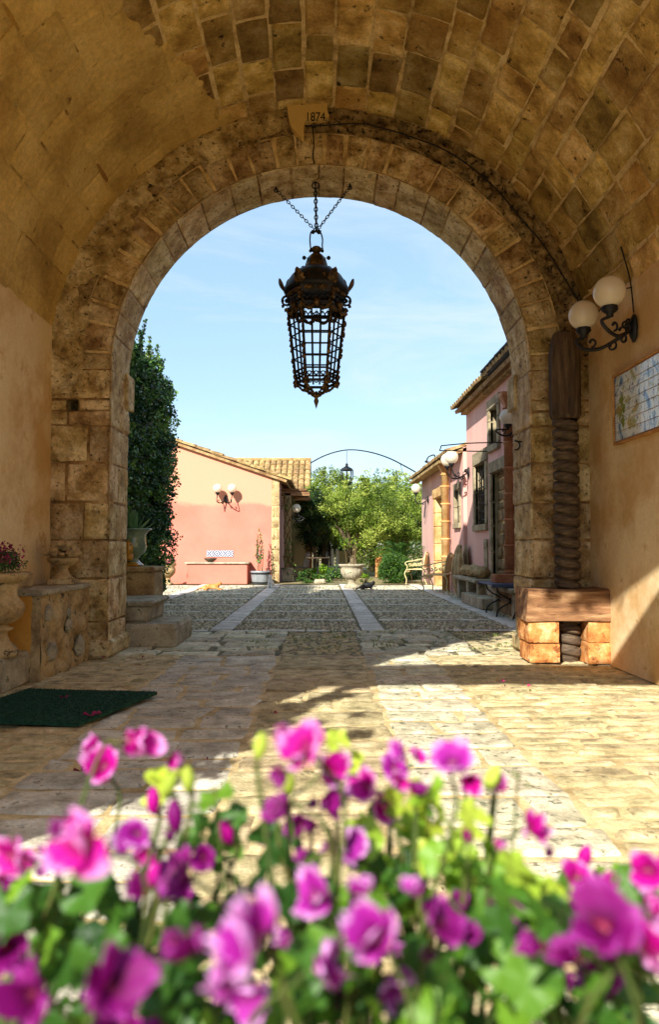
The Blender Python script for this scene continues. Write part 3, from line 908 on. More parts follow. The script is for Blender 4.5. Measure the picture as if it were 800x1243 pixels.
# fallen petals, scattered
g = random.Random(21)
mb = MB()
def petal(mb, x, y, s):
    a = g.uniform(0, 6.28)
    for k in range(3):
        b = a+k*2.1
        mb.add([(x, y, .045), (x+s*math.cos(b-.4), y+s*math.sin(b-.4), .055+s*.3), (x+1.2*s*math.cos(b), y+1.2*s*math.sin(b), .05+s*.15), (x+s*math.cos(b+.4), y+s*math.sin(b+.4), .055+s*.3)], [(0, 1, 2, 3)], r=g.random())
for (px, py, sz) in ((110, 875, .045), (118, 873, .03), (78, 853, .03), (98, 943, .03), (172, 803, .022), (333, 873, .02), (610, 834, .022), (641, 840, .024), (125, 803, .02), (250, 930, .012), (480, 930, .012)):
    Y = 945/(py-664); p = at(px, py, Y)
    mb2 = MB(); petal(mb2, p.x, p.y, sz)
    tag(mb2.build('fallen_petal', l_mag), 'small dark red petal fallen on the passage paving', 'petal', group='fallen petals on the passage floor')

# ------------------------------------------------------------------ press screw
SX, SY = 2.285, 6.86
t = thing('press_screw', 'tall old wooden press screw with carved thread and faceted head against the right pier', 'press screw', (SX, SY, 0))
mb = MB()
zb, zt, pitch = .0, 2.26, .099
nt_ = 22
def thr(s, q):
    f = (s*nt_) % 1.0 if s < 1 else 0
    z = .13 + (s*nt_+q-1)*pitch; a = -2*PI*q
    tri = 1-abs(f*2-1)**4.5
    r = .076 + .044*tri + .0012*noise.noise((math.cos(a)*2, math.sin(a)*2, z*9))
    return (SX+r*math.cos(a), SY+r*math.sin(a), max(.0, z))
mb.grid(thr, nt_*12, 48, sm=True)
mb.lathe([(.085, 0), (.088, .01), (.09, .15), (.082, .2)], c=(SX, SY, 0), seg=24, sm=True)
mb.build('threaded_shaft', m_screw, t)
mb = MB()
def head(s, q):
    z = 2.24+.84*s; a = 2*PI*q
    base = .148 if s < .72 else .148-.048*((s-.72)/.28)**1.3
    if s < .05: base = .125+.023*s/.05
    if s > .97: base *= (1-s)/.03*.7+.3
    k = math.cos(PI/8)/math.cos(((a+PI/8) % (PI/4))-PI/8)
    r = base*k*(1-.025*abs(fbm((math.cos(a)*3, math.sin(a)*3, z*1.2), 3))) - (.012 if fbm((a*3, z*.8, 1), 2) > .26 else 0)
    return (SX+r*math.cos(a)*1.0, SY+r*math.sin(a)*.85, z)
mb.grid(head, 70, 64, cv=True, sm=True)
mb.lathe([(.001, 3.079), (.045, 3.078)], c=(SX, SY, 0), seg=12)
mb.build('screw_head', m_wood, t)
# timber bed
mb = MB()
def bedf(s, q):
    x = 1.85+.75*s; u = q*4
    y0, y1, z0, z1 = 6.60, 7.06, .392, .678
    wv = .006*fbm((x*3, u, 4), 3)
    z1 -= .012*math.sin(s*3); 
    c = [(y0, z0), (y0+.02, z1-.02), (y0+.06, z1), (y1, z1), (y1, z0)]
    k = int(q*5+1e-6) % 5 if q < 1 else 0
    return (x - .03*(1 if k in (0,) and s < .01 else 0), c[k][0]+wv, c[k][1]+wv)
mb.grid(bedf, 24, 5, cv=True)
for xx in (0, 1):
    mb.add([Vector(bedf(xx, k/5)) for k in range(5)], [(0, 1, 2, 3, 4)])
tag(mb.build('timber_bed', m_beam), 'thick squared wooden beam laid on orange blocks, bored through by the press screw', 'beam')
for (x0, x1, z0, z1, y0, lb) in ((1.865, 2.135, .02, .195, 6.64, 'lower of the two orange tuff blocks left of the screw shaft'), (1.85, 2.125, .2, .39, 6.62, 'upper of the two orange tuff blocks left of the screw shaft'),
                             (2.375, 2.59, .01, .2, 6.60, 'lower of the two orange tuff blocks right of the screw shaft'), (2.385, 2.58, .205, .39, 6.62, 'upper of the two orange tuff blocks right of the screw shaft')):
    mb = MB()
    # a subdivided rough block
    def bf(s, q, x0=x0, x1=x1, z0=z0, z1=z1, y0=y0):
        pass
    y1 = 7.0
    for (fn) in ((lambda s, q: (x0+(x1-x0)*s, y0, z0+(z1-z0)*q)), (lambda s, q: (x0+(x1-x0)*s, y0+(y1-y0)*q, z1)), (lambda s, q: (x0+(x1-x0)*s, y1, z0+(z1-z0)*(1-q))),
                 (lambda s, q: (x0, y0+(y1-y0)*(1-s), z0+(z1-z0)*q)), (lambda s, q: (x1, y0+(y1-y0)*s, z0+(z1-z0)*q)), (lambda s, q: (x0+(x1-x0)*s, y0+(y1-y0)*(1-q), z0))):
        def g2(s, q, fn=fn):
            p = Vector(fn(s, q)); c = Vector(((x0+x1)/2, (y0+y1)/2, (z0+z1)/2)); hf = Vector(((x1-x0)/2, (y1-y0)/2, (z1-z0)/2))
            d = p-c; ed = sum(1 for k in range(3) if abs(abs(d[k])-hf[k]) < .012)
            sh = 1-.02*(ed >= 2)
            n_ = Vector((noise.noise(p*9), noise.noise(p*9+Vector((5, 5, 5))), noise.noise(p*9+Vector((9, 1, 3)))))*.007
            q_ = c+d*sh+n_
            return q_
        mb.grid(g2, 12, 10, sm=True)
    tag(mb.build('tuff_block', m_tuff), lb, 'stone block', 'orange blocks under the timber bed')

# ------------------------------------------------------------------ tile panel
t = thing('painted_tile_picture', 'framed panel of hand-painted blue and white ceramic tiles on the right ochre wall', 'tile panel', (2.58, 5.75, 1.95))
m_tile, nt, b, out = new_mat('painted_tile')
N, L = nt.nodes.new, nt.links.new
tc = N('ShaderNodeTexCoord')
a = N('ShaderNodeAttribute'); a.attribute_name = 'rnd'
n1 = N('ShaderNodeTexNoise'); n1.inputs['Scale'].default_value = 5.5; n1.inputs['Detail'].default_value = 5; n1.inputs['Distortion'].default_value = 1.2
L(tc.outputs['Object'], n1.inputs['Vector'])
rp = N('ShaderNodeValToRGB'); cr = rp.color_ramp
cols = [(.30, lin(70,94,146)), (.39, lin(136,166,196)), (.45, lin(222,228,228)), (.56, lin(222,226,220)), (.62, lin(168,176,120)), (.70, lin(190,160,96))]
while len(cr.elements) < len(cols): cr.elements.new(.5)
for e, (p, c) in zip(cr.elements, cols): e.position = p; e.color = c
L(n1.outputs['Fac'], rp.inputs[0])
n2 = N('ShaderNodeTexNoise'); n2.inputs['Scale'].default_value = 26; n2.inputs['Detail'].default_value = 4; n2.inputs['Distortion'].default_value = 2
L(tc.outputs['Object'], n2.inputs['Vector'])
r2 = N('ShaderNodeValToRGB'); r2.color_ramp.elements[0].position = .60; r2.color_ramp.elements[1].position = .64
L(n2.outputs['Fac'], r2.inputs[0])
mx = N('ShaderNodeMix'); mx.data_type = 'RGBA'; mx.inputs[7].default_value = lin(52, 72, 120); L(r2.outputs[0], mx.inputs[0]); L(rp.outputs[0], mx.inputs[6])
hs = N('ShaderNodeHueSaturation'); mr = N('ShaderNodeMapRange'); mr.inputs[3].default_value = .82; mr.inputs[4].default_value = 1.1
L(a.outputs['Fac'], mr.inputs[0]); L(mr.outputs[0], hs.inputs['Value']); L(mx.outputs[2], hs.inputs['Color']); L(hs.outputs[0], b.inputs['Base Color'])
b.inputs['Roughness'].default_value = .16; b.inputs['Coat Weight'].default_value = .3
y0, y1, z0, z1 = 5.12, 6.40, 1.955, 2.535
mb = MB(); mb.box(2.57, 2.62, y0, y1, z0, z1)
mb.build('mortar_bed', m_terra, t)
mb = MB(); g = random.Random(5)
nr, nc = 7, 15
for i in range(nc):
    for j in range(nr):
        a0 = y0+.01+(y1-y0-.02)*i/nc; a1 = a0+(y1-y0-.02)/nc-.005; b0 = z0+.01+(z1-z0-.02)*j/nr; b1 = b0+(z1-z0-.02)/nr-.005
        tx = g.uniform(-.0012, .0012)
        mb.box(2.563+tx, 2.571, a0, a1, b0, b1, b=.0015, r=g.random())
mb.build('painted_tiles', m_tile, t)
m_tblue = MAT('tile_blue_line', [lin(44,64,112), lin(70,96,150)], bump=0, rough=.2); m_tgreen = MAT('tile_green_wash', [lin(112,128,60), lin(150,154,80)], bump=0, rough=.2, scale=20)
def flat(mb, pts, x, th=.001):
    mb.prism(pts, lambda p: (x, p[0], p[1]), lambda p: (x+th, p[0], p[1]))
mb = MB()
# border of blue dashes and painted foliage figure on the far end tiles
for j in range(24):
    zz = z0+.02+j*.0232
    flat(mb, [(y1-.014, zz), (y1-.03, zz+.004), (y1-.034, zz+.014), (y1-.018, zz+.012)], 2.5615)
mb.build('border_marks', m_tblue, t)
mb = MB()
for c_, r_ in (((6.24, 2.30), .05), ((6.20, 2.22), .035), ((6.27, 2.20), .03), ((6.22, 2.12), .045)):
    flat(mb, [(c_[0]+r_*math.cos(k*PI/7)*(.8+.3*math.sin(k*3)), c_[1]+1.2*r_*math.sin(k*PI/7)*(.8+.3*math.cos(k*5))) for k in range(14)], 2.5613)
mb.build('painted_foliage', m_tgreen, t)
m_frame = MAT('frame_clay', [lin(150,106,60), lin(190,144,90)], scale=10, bump=.5)
mb = MB()
for (a0, a1, b0, b1) in ((y0-.018, y1+.018, z1, z1+.016), (y0-.018, y1+.018, z0-.02, z0), (y1, y1+.014, z0-.001, z1+.001), (y0-.014, y0, z0-.001, z1+.001)):
    mb.box(2.548, 2.62, a0, a1, b0, b1, b=.006, jit=.002)
mb.build('clay_frame', m_frame, t)

# ------------------------------------------------------------------ globe lamps
def globe_lamp(name, label, loc, rz, R_=.125, span=.28, out=.38, up=.20, n=2):
    """wall at local x=0, light stands out to local -x; globes left and right along local y"""
    t = thing(name, label, 'wall lamp', loc, rz)
    mb = MB()
    mb.lathe([(.001, 0), (.075, 0), (.08, .012), (.06, .028), (.05, .035), (.001, .036)], seg=20, M=Matrix.Rotation(-PI/2, 4, 'Y') @ Matrix.Diagonal((1.5, .75, 1, 1)), sm=True)
    mb.build('back_plate', m_iron, t, local=True)
    ys = [0] if n == 1 else [-span, span]
    for yy in ys:
        e = Vector((-out, yy, up-R_-.07))
        mb = MB()
        pts = curve([(-.02, 0, 0), (-.10, yy*.2, -.06), (-.22, yy*.65, -.12), (-.33, yy*.95, -.10), (-.385, yy, -.03), e], 6)
        mb.tube(pts, [.017-.006*abs(i/len(pts)-.2) for i in range(len(pts))], 8, sm=True)
        ax = Vector((-1, yy*1.6, 0)).normalized() if yy else Vector((-1, 0, 0))
        for c0, r0, a0, a1 in (((-.09, yy*.2, .0), .05, 250, 30), ((-.15, yy*.4, -.12), .045, 120, 400), ((-.27, yy*.85, -.05), .045, 270, 20), ((-.06, yy*.1, .045), .038, 240, 540)):
            pp = spiral(c0, r0, r0*.25, a0, a1, 16, ax)
            mb.tube(pp, [.010]*len(pp), 6, sm=True)
            mb.sphere(pp[-1], .014, 8, 6, sm=True)
        mb.build('scroll_arm', m_iron, t, local=True)
        mb = MB()
        mb.lathe([(.012, -.075), (.03, -.07), (.026, -.05), (.05, -.03), (.066, -.012), (.058, -.004), (.062, 0), (.06, .012), (.04, .014)], c=(e.x, yy, up-R_+.004-.005), seg=20, sm=True, fl=lambda a, r, z: r*(1+.05*math.cos(8*a)))
        mb.build('globe_holder', m_iron, t, local=True)
        mb = MB(); mb.sphere((e.x, yy, up), R_, 32, 20, sm=True)
        mb.build('glass_globe', m_opal, t, local=True)
    return t
lampA = globe_lamp('globe_wall_lamp', 'black scrolled iron wall lamp with two white globes, above the tile panel on the right', (2.585, 6.0, 2.85), 0, R_=.125, span=.29, out=.32, up=.20)
# feed cable
mb = MB()
pA = [Vector((2.578, 6.0, 2.98)), Vector((2.582, 6.03, 3.12)), Vector((2.57, 6.05, 3.3)), Vector((2.50, 6.04, 3.55))]
mb.tube(curve(pA, 6), .006, 6, sm=True)
mb.build('lamp_cable', m_cable, lampA)
arcp = [(370, 153), (399, 152), (436, 150), (470, 157), (505, 168), (540, 182), (575, 205), (605, 232), (635, 268), (662, 300), (690, 345), (703, 366)]
mb = MB()
wp = [at(x, y, YA-.05) for x, y in arcp]
mb.tube(curve(wp, 6), .007, 6, sm=True)
wp2 = [at(703, 366, YA-.05), Vector((2.56, 6.85, 3.22)), Vector((2.57, 6.5, 3.27)), Vector((2.57, 6.2, 3.24)), Vector((2.575, 6.02, 3.2))]
mb.tube(curve(wp2, 6), .006, 6, sm=True)
for q in range(4, len(wp)*6-10, 9):
    p = curve(wp, 6)[q]; mb.sphere(p, .013, 8, 6)
mb.tube(curve([at(379, 153, YA-.05), at(381, 172, YA-.05), at(380, 190, YA-.04), at(382, 200, YA+.03), at(382, 209, YA+.28)], 5), .007, 6, sm=True)
tag(mb.build('electric_cable', m_cable), 'thin black electric cable stapled along the arch face down to the wall lamp', 'cable')

# ------------------------------------------------------------------ big hanging lantern
LY = 7.43
LX = at(384, 400, LY).x
zz = lambda py: at(384, py, LY).z
LZ = zz(300)
lan = thing('hanging_lantern', 'big black and gilt wrought iron lantern hanging on chains under the crown of the arch', 'lantern', (LX, LY, LZ))
def hexring(mb, r0, r1, z0, z1, **k):
    mb.lathe([(r1*.92, z0), (r0, z0), (r1, z1), (r1*.92, z1)], c=(LX, LY, 0), seg=6, **k)
def hexp(k, r, z, f=0.0):
    a = k*PI/3; b = (k+1)*PI/3
    p = Vector((math.cos(a), math.sin(a), 0)).lerp(Vector((math.cos(b), math.sin(b), 0)), f)
    return Vector((LX+p.x*r, LY+p.y*r, z))
Rt, Rb = .285, .205
zt_, zb_ = zz(378), zz(462)
# dome
mb = MB()
mb.lathe([(.05, zz(322)), (.12, zz(326)), (.20, zz(330)), (.26, zz(336)), (.30, zz(343)), (.325, zz(349)), (.335, zz(353)), (.33, zz(356)), (.26, zz(356))], c=(LX, LY, 0), seg=48, fl=lambda a, r, z: r*(1-.03*abs(math.cos(3*a+PI/2))), sm=True)
mb.build('dome', m_iron, lan)
# frieze, with pierced scroll panel
mb = MB()
mb.lathe([(.31, zz(354)), (.325, zz(355)), (.315, zz(358)), (.300, zz(363)), (.300, zz(364.5)), (.27, zz(364.5))], c=(LX, LY, 0), seg=6, caps=False)
mb.lathe([(.26, zz(374)), (.292, zz(374)), (.292, zz(378)), (.26, zz(378))], c=(LX, LY, 0), seg=6, caps=False)
for k in range(6):
    p0, p1 = hexp(k, .295, 0), hexp(k, .295, 0, 1)
    ax = (p1-p0).normalized()
    for i in range(5):
        c = p0.lerp(p1, (i+.5)/5); c.z = zz(369.5)
        mb.tube(arc(c+Vector((0, 0, -.02)), .026, 0, 180, 10, ax), .006, 5)
        mb.tube(spiral(c, .016, .004, 180, -200, 12, ax), .005, 5)
        mb.tube([c+ax*-.028+Vector((0, 0, -.03)), c+Vector((0, 0, .035)), c+ax*.028+Vector((0, 0, -.03))], .004, 4)
mb.build('frieze', m_iron, lan)
# gilt leaves on the crown
def acanthus(mb, base, w, h, nrm, lean=.2):
    nrm = Vector(nrm).normalized(); up = (Vector((0, 0, 1))+nrm*lean).normalized(); sd = up.cross(nrm).normalized()
    def f(s, q):
        y = s; wd = w*math.sin(PI*min(1, .12+.88*y))**.7*(1-.35*y)*(1+.16*math.cos(y*22))
        x = (q-.5)*2
        return base + sd*(x*wd*.5) + up*(h*y) + nrm*(.028*math.sin(PI*y)*(1-x*x) + .3*h*lean*y*y + .004*math.cos(x*9))
    mb.grid(f, 14, 8, sm=True)
    def f2(s, q): return Vector(f(s, 1-q)) - nrm*.008
    mb.grid(f2, 14, 8, sm=True)
for k in range(6):
    for fr_, w_, h_, ln in ((0, .13, .15, .30), (.26, .095, .11, .1), (.5, .045, .085, .0), (.74, .095, .11, .1)):
        b0 = hexp(k, .315 if fr_ == 0 else .300, zz(355), fr_)
        n_ = Vector((b0.x-LX, b0.y-LY, 0)).normalized()
        b0 += n_*.008
        mb = MB(); acanthus(mb, b0, w_, h_, n_, ln)
        if fr_ == .5: mb.sphere(b0+Vector((0, 0, .02)), .024, 8, 6, sm=True)
        mb.build('gilt_leaf', m_gilt, lan)
    # gilt spray on the frieze
    mb = MB()
    p0, p1 = hexp(k, .318, 0), hexp(k, .318, 0, 1); ax = (p1-p0).normalized()
    for i in range(16):
        f = .16+.68*i/15
        if abs(f-.5) < .04: continue
        c = p0.lerp(p1, f); c.z = zz(359.5)+.006*math.sin(i*2.3); n_ = Vector((c.x-LX, c.y-LY, 0)).normalized()
        mb.sphere(c, .016*(1.2-abs(f-.33 if f < .5 else f-.67)*3), 7, 5, sc=(1, 1, 1.2), nz=.5, sm=True)
    mb.build('gilt_spray', m_gilt, lan)
# side scroll brackets under the crown
for k in range(6):
    a = k*PI/3; d = Vector((math.cos(a), math.sin(a), 0))
    c = Vector((LX, LY, 0))+d*.302; c.z = zz(366)
    mb = MB()
    pp = spiral(c, .055, .012, 90, -380, 26, d); mb.tube(pp, [.013-.006*i/len(pp) for i in range(len(pp))], 6, sm=True)
    mb.tube(curve([c+Vector((0, 0, .055)), c+d*-.02+Vector((0, 0, .09)), c+d*.0+Vector((0, 0, .11))], 5), .011, 6, sm=True)
    for i in range(6):
        mb.sphere(c+d*(.045*math.cos(i*1.1-.6))+Vector((0, 0, -.05+.06*math.sin(i*1.1))), .017, 7, 5, nz=.5)
    mb.build('corner_scroll', m_gilt if k % 3 else m_iron, lan)
# cage
mb = MB()
def cr_(z): return Rb+(Rt-Rb)*(z-zb_)/(zt_-zb_)
for k in range(6):
    mb.tube([hexp(k, Rt, zt_), hexp(k, Rb, zb_)], .014, 6)
    for f in (.34, .66):
        mb.tube([hexp(k, Rt, zt_, f), hexp(k, Rb, zb_, f)], .0098, 5)
    for q in (395, 409, 423, 437):
        z = zz(q); mb.tube([hexp(k, cr_(z), z), hexp(k, cr_(z), z, 1)], .0085, 5)
mb.build('glazing_bars', m_iron, lan)
# garlands over the top of each face
for k in range(6):
    mb = MB(); g = random.Random(k)
    for (d0, am, z0_, sc_) in ((.0, .06, 376, 1),):
        for i in range(26):
            f = i/25; z = zz(z0_) - am*math.sin(PI*((f*2) % 1.0 if z0_ == 376 else f)) 
            p = hexp(k, cr_(z)+.012, z, f); 
            mb.sphere(p, .0165*sc_*g.uniform(.8, 1.3), 7, 5, nz=.6, sm=True)
    p = hexp(k, cr_(zz(378))+.02, zz(376), .5)
    mb.sphere(p, .035, 9, 7, nz=.6, sc=(1, 1, 1.3), sm=True)
    mb.build('garland', m_gilt if k % 2 == 0 or True else m_iron, lan)
# beaded corner straps
for k in range(6):
    mb = MB(); g = random.Random(k+40); mb.tube([hexp(k, cr_(zt_)+.010, zt_), hexp(k, cr_(zb_)+.010, zb_)], .006, 5)
    for i in range(13):
        z = zt_+(zb_-zt_)*(i+.4)/13
        if g.random() < .25: continue
        p = hexp(k, cr_(z)+.012, z); mb.sphere(p, .017*g.uniform(.7, 1.3), 7, 5, sc=(1, 1, 1.4), nz=.6, sm=True)
    mb.build('corner_strap', m_gilt, lan)
# lower band, scrolls and basket
mb = MB()
mb.lathe([(Rb, zz(450)), (Rb+.014, zz(450)), (Rb+.014, zz(452)), (Rb, zz(452))], c=(LX, LY, 0), seg=6, caps=False)
mb.lathe([(Rb-.008, zz(464)), (Rb+.01, zz(464)), (Rb+.01, zz(467)), (Rb-.008, zz(467))], c=(LX, LY, 0), seg=6, caps=False)
for k in range(6):
    p0, p1 = hexp(k, Rb, 0), hexp(k, Rb, 0, 1); ax = (p1-p0).normalized()
    for i in range(3):
        c = p0.lerp(p1, (i+.5)/3); c.z = zz(458)
        mb.tube(spiral(c, .032, .006, 200, -180, 14, ax), .005, 5)
        mb.tube(spiral(c, .030, .006, 20, 340, 12, ax), .005, 5)
mb.build('lower_band', m_iron, lan)
for k in range(6):
    mb = MB()
    e = hexp(k, Rb, zz(466)); tip = Vector((LX, LY, zz(483)))
    mid = e.lerp(tip, .5)+Vector((0, 0, -.004))
    pp = curve([e, e.lerp(tip, .3)+Vector((0, 0, -.018)), mid, tip], 6)
    mb.tube(pp, .010, 6)
    g = random.Random(k)
    for i in range(0, len(pp), 2):
        mb.sphere(pp[i], .016*g.uniform(.7, 1.2), 7, 5, nz=.5, sm=True)
    mb.sphere(e, .034, 9, 7, nz=.6, sm=True, sc=(1, 1, 1.3))
    mb.build('basket_rib', m_gilt, lan)
mb = MB()
mb.lathe([(.002, zz(496)), (.012, zz(492)), (.026, zz(487)), (.018, zz(484)), (.010, zz(483)), (.022, zz(481)), (.03, zz(478)), (.01, zz(475))], c=(LX, LY, 0), seg=14, sm=True)
mb.build('drop_finial', m_gilt, lan)
# bust-like finial with knobs
mb = MB()
mb.lathe([(.11, zz(327)), (.105, zz(321)), (.085, zz(313)), (.055, zz(309)), (.03, zz(307)), (.045, zz(305)), (.048, zz(302.5)), (.055, zz(301.5)), (.03, zz(299.5)), (.001, zz(299))], c=(LX, LY, 0), seg=20, fl=lambda a, r, z: r*(1+.08*math.cos(6*a)), sm=True)
mb.build('crown_finial', m_gilt, lan)
for s in (-1, 1):
    mb = MB()
    mb.tube([(LX+s*.03, LY, zz(313.5)), (LX+s*.125, LY, zz(313))], .004, 5); mb.sphere((LX+s*.125, LY, zz(313)), .021, 10, 8)
    mb.tube([(LX+s*.08, LY, zz(327)), (LX+s*.13, LY, zz(327))], .006, 5); mb.sphere((LX+s*.13, LY, zz(326)), .028, 10, 8, nz=.3)
    mb.build('side_knob', m_iron, lan)
mb = MB()
bl = curve([(LX-.055, LY, zz(305)), (LX-.062, LY, zz(298)), (LX-.066, LY, zz(290)), (LX-.052, LY, zz(281.5)), (LX+.0, LY, zz(280.5)), (LX+.04, LY, zz(282)), (LX+.062, LY, zz(290)), (LX+.06, LY, zz(298)), (LX+.066, LY, zz(304))], 6)
mb.tube(bl, .008, 6, sm=True)
for s in (-1, 1): mb.sphere((LX+s*.06, LY, zz(304.5)), .018, 8, 6)
mb.build('bail', m_iron, lan)
def chain(mb, a, b, ln=.042, wd=.013, th=.0045):
    a, b = Vector(a), Vector(b); d = b-a; n = max(3, int(d.length/(ln*.78))); u = d.normalized()
    s1 = u.cross(Vector((.3, 1, .1))).normalized(); s2 = u.cross(s1)
    for i in range(n):
        c = a+d*((i+.5)/n); s = s1 if i % 2 else s2
        pts = [c+u*(math.cos(q)*ln*.5)+s*(math.sin(q)*wd*(1 if abs(math.sin(q)) < .9 else 1)) for q in [k*2*PI/10 for k in range(10)]]
        mb.tube(pts, th, 5, closed=True, sm=True)
def sofz(x): return ZS+math.sqrt((R0)**2-x*x)
J = Vector((LX, LY, zz(281)))
for x, kind in ((at(335, 212, LY).x, 0), (LX-.01, 1), (at(425, 209, LY).x, 0)):
    top = Vector((x, LY, sofz(x)-.01))
    mb = MB()
    if kind:
        chain(mb, top-Vector((0, 0, .05)), J, .05, .017, .007)
        mb.tube([top-Vector((0, 0, .05)), J], .006, 6)
    else:
        chain(mb, top-Vector((0, 0, .02)), J+Vector((.0, 0, 0)))
    mb.build('chain', m_iron, lan)
    mb = MB()
    mb.tube([top+Vector((0, 0, .06)), top-Vector((0, 0, .03))], .01, 6)
    mb.tube(arc(top-Vector((0, 0, .03)), .034 if kind else .018, 0, 350, 14), .007, 6, closed=True)
    mb.build('ceiling_hook', m_iron, lan)
mb = MB(); mb.tube([J+Vector((-.05, 0, .0)), J+Vector((.05, 0, 0))], .012, 8); mb.sphere(J+Vector((-.035, 0, -.005)), .022, 8, 6); mb.sphere(J+Vector((.025, 0, -.005)), .024, 8, 6)
mb.build('chain_shackle', m_iron, lan)

# iron hook on the side of the right pier
hk = at(632, 540, 7.45)
mb = MB()
c = Vector((R0-.06, 7.45, hk.z))
mb.tube([(R0+.02, 7.45, hk.z+.03), (R0-.05, 7.45, hk.z+.035)], .009, 6)
mb.tube(arc(c+Vector((0, 0, -.005)), .045, 100, -100, 10), .009, 6, sm=True)
tag(mb.build('iron_hook', m_iron), 'small curved iron hook fixed in the inner side of the right pier', 'hook')
# ------------------------------------------------------------------ courtyard materials
m_pinkL = MAT('salmon_render', [lin(196,114,96), lin(204,122,104), lin(208,130,110)], scale=.8, bump=.15, bscale=30, fine=.03)
m_pinkR = MAT('rose_render', [lin(206,158,146), lin(216,172,160), lin(224,186,172)], scale=.9, bump=.25, bscale=30, fine=.05, big=lin(222,176,160), bigscale=.8, bigamt=.55, stretch=(1,1,.4))
m_pinkshade = MAT('shaded_pink_render', [lin(176,138,134), lin(188,150,146)], scale=1, bump=.2, fine=.05)  # side wall of the pink house, its shade put into the colour
m_tileroof = MAT('roof_tile', [lin(122,94,58), lin(160,130,84), lin(190,164,116)], scale=6, bump=.4, bscale=40, rnd=.22, hue=.01, spots=lin(120,112,70), spot_scale=8, spot_amt=.6)
m_slate = MAT('slate', [lin(70,80,98), lin(104,116,136)], scale=5, bump=.4, rnd=.15, rough=.5)
m_glassd = MAT('dark_pane', [lin(24,26,28), lin(38,40,42)], bump=0, rough=.15, spec=.6)
m_dark = MAT('dark_interior', [lin(22,18,14), lin(34,28,22)], bump=0)
m_creamiron = MAT('cream_painted_iron', [lin(196,176,124), lin(220,204,156)], scale=14, bump=.3, bscale=60, rough=.5, spots=lin(120,92,60), spot_scale=24, spot_amt=.6)
m_blueslat = MAT('blue_painted_wood', [lin(60,76,108), lin(84,102,136)], scale=6, bump=.3, rough=.5)
m_cream = MAT('cream_render', [lin(220,200,150), lin(232,214,168)], scale=1, bump=.1, fine=.03)
m_brick = MAT('infill_stone', [lin(96,78,52), lin(136,112,76), lin(168,142,100)], scale=5, bump=.8, bscale=30, rnd=.2, dist=.015)
m_surround = MAT('grey_surround', [lin(120,108,84), lin(156,142,112), lin(178,166,136)], scale=5, bump=.6, bscale=30, rnd=.1)
m_zinc = MAT('zinc_bucket', [lin(140,146,150), lin(176,182,186)], scale=5, bump=.1, rough=.4, metal=.3)
m_blackband = MAT('black_band', [lin(24,24,26), lin(32,32,34)], bump=0)
m_gingerfur = MAT('ginger_fur', [lin(170,100,46), lin(204,140,76), lin(226,184,130)], scale=9, bump=.5, bscale=90, stretch=(3,1,1), fine=.2)
m_whitefur = MAT('white_fur', [lin(214,208,196), lin(236,232,222)], scale=5, bump=.5, bscale=90)
m_blackfur = MAT('black_fur', [lin(12,12,12), lin(22,21,20)], scale=5, bump=.5, bscale=90, rough=.6)
m_bark = MAT('bark', [lin(62,52,38), lin(104,90,68), lin(136,122,96)], scale=4, bump=1, bscale=18, dist=.03, stretch=(3,3,.6))
m_darkbowl = MAT('dark_bowl', [lin(70,58,46), lin(98,82,64)], bump=.2, rough=.4)

def pantiles(mb, p0, p1, q0, q1, pitch=.22, course=.38, th=.03, seed=1):
    """barrel tiles over a sloping quad: p0-p1 the eaves, q0-q1 the ridge"""
    g = random.Random(seed)
    p0, p1, q0, q1 = map(Vector, (p0, p1, q0, q1))
    W = (p1-p0).length; H = (q0-p0).length
    nrm = (p1-p0).cross(q0-p0).normalized()
    if nrm.z < 0: nrm = -nrm
    n = int(W/pitch); m = max(1, int(H/course))
    for i in range(n):
        for j in range(m):
            s0, s1 = i/n, (i+1)/n; t0, t1 = j/m-.02, (j+1)/m+.04
            def P(s, t): return (p0.lerp(p1, s)).lerp(q0.lerp(q1, s), t)
            a = g.uniform(-.01, .01); r = g.random()
            vs = []; fs = []
            K = 5
            for t, sh in ((t0, 1.0), (t1, .82)):
                for k in range(K+1):
                    an = PI*k/K; s = (s0+s1)/2-(s1-s0)*.5*math.cos(an)*sh
                    vs.append(P(s, t)+nrm*(math.sin(an)*pitch*.36*sh+(th if t == t0 else 0)+a))
            for k in range(K): fs.append((k, k+1, K+2+k, K+1+k))
            vs += [P((s0+s1)/2, t0)]; fs.append(tuple(range(K+1)))
            mb.add(vs, fs, r=r, sm=False)
    mb.add([p0-nrm*.02, p1-nrm*.02, q1-nrm*.02, q0-nrm*.02, p0-nrm*.09, p1-nrm*.09, q1-nrm*.09, q0-nrm*.09], [(0, 1, 2, 3), (7, 6, 5, 4), (0, 4, 5, 1), (1, 5, 6, 2), (2, 6, 7, 3), (3, 7, 4, 0)], r=.4)

# ------------------------------------------------------------------ pink gable building (left, far)
GY = 21.6
A = at(339, 579, GY); Bp = at(213, 536, GY)
slope = (Bp.z-A.z)/(A.x-Bp.x)
XR = at(338, 640, GY).x
zr = lambda x: A.z - (x-A.x)*slope
XL = -9.5
gb = thing('pink_gabled_house', 'salmon pink house with a plain sloping gable wall at the far left of the courtyard', 'house', ((XL+XR)/2, GY+2, 0))
xp = -6.2
mb = MB()
def gw(x0, x1): 
    return
pl = [(XL, -.05), (XR-.02, -.05), (XR-.02, zr(XR-.02)), (xp, zr(xp)), (XL, zr(xp)-(xp-XL)*slope)]
mb.prism(pl, lambda p: (p[0], GY, p[1]), lambda p: (p[0], GY+8.8, p[1]))
gwm = mb.build('gable_wall', m_pinkL, gb)
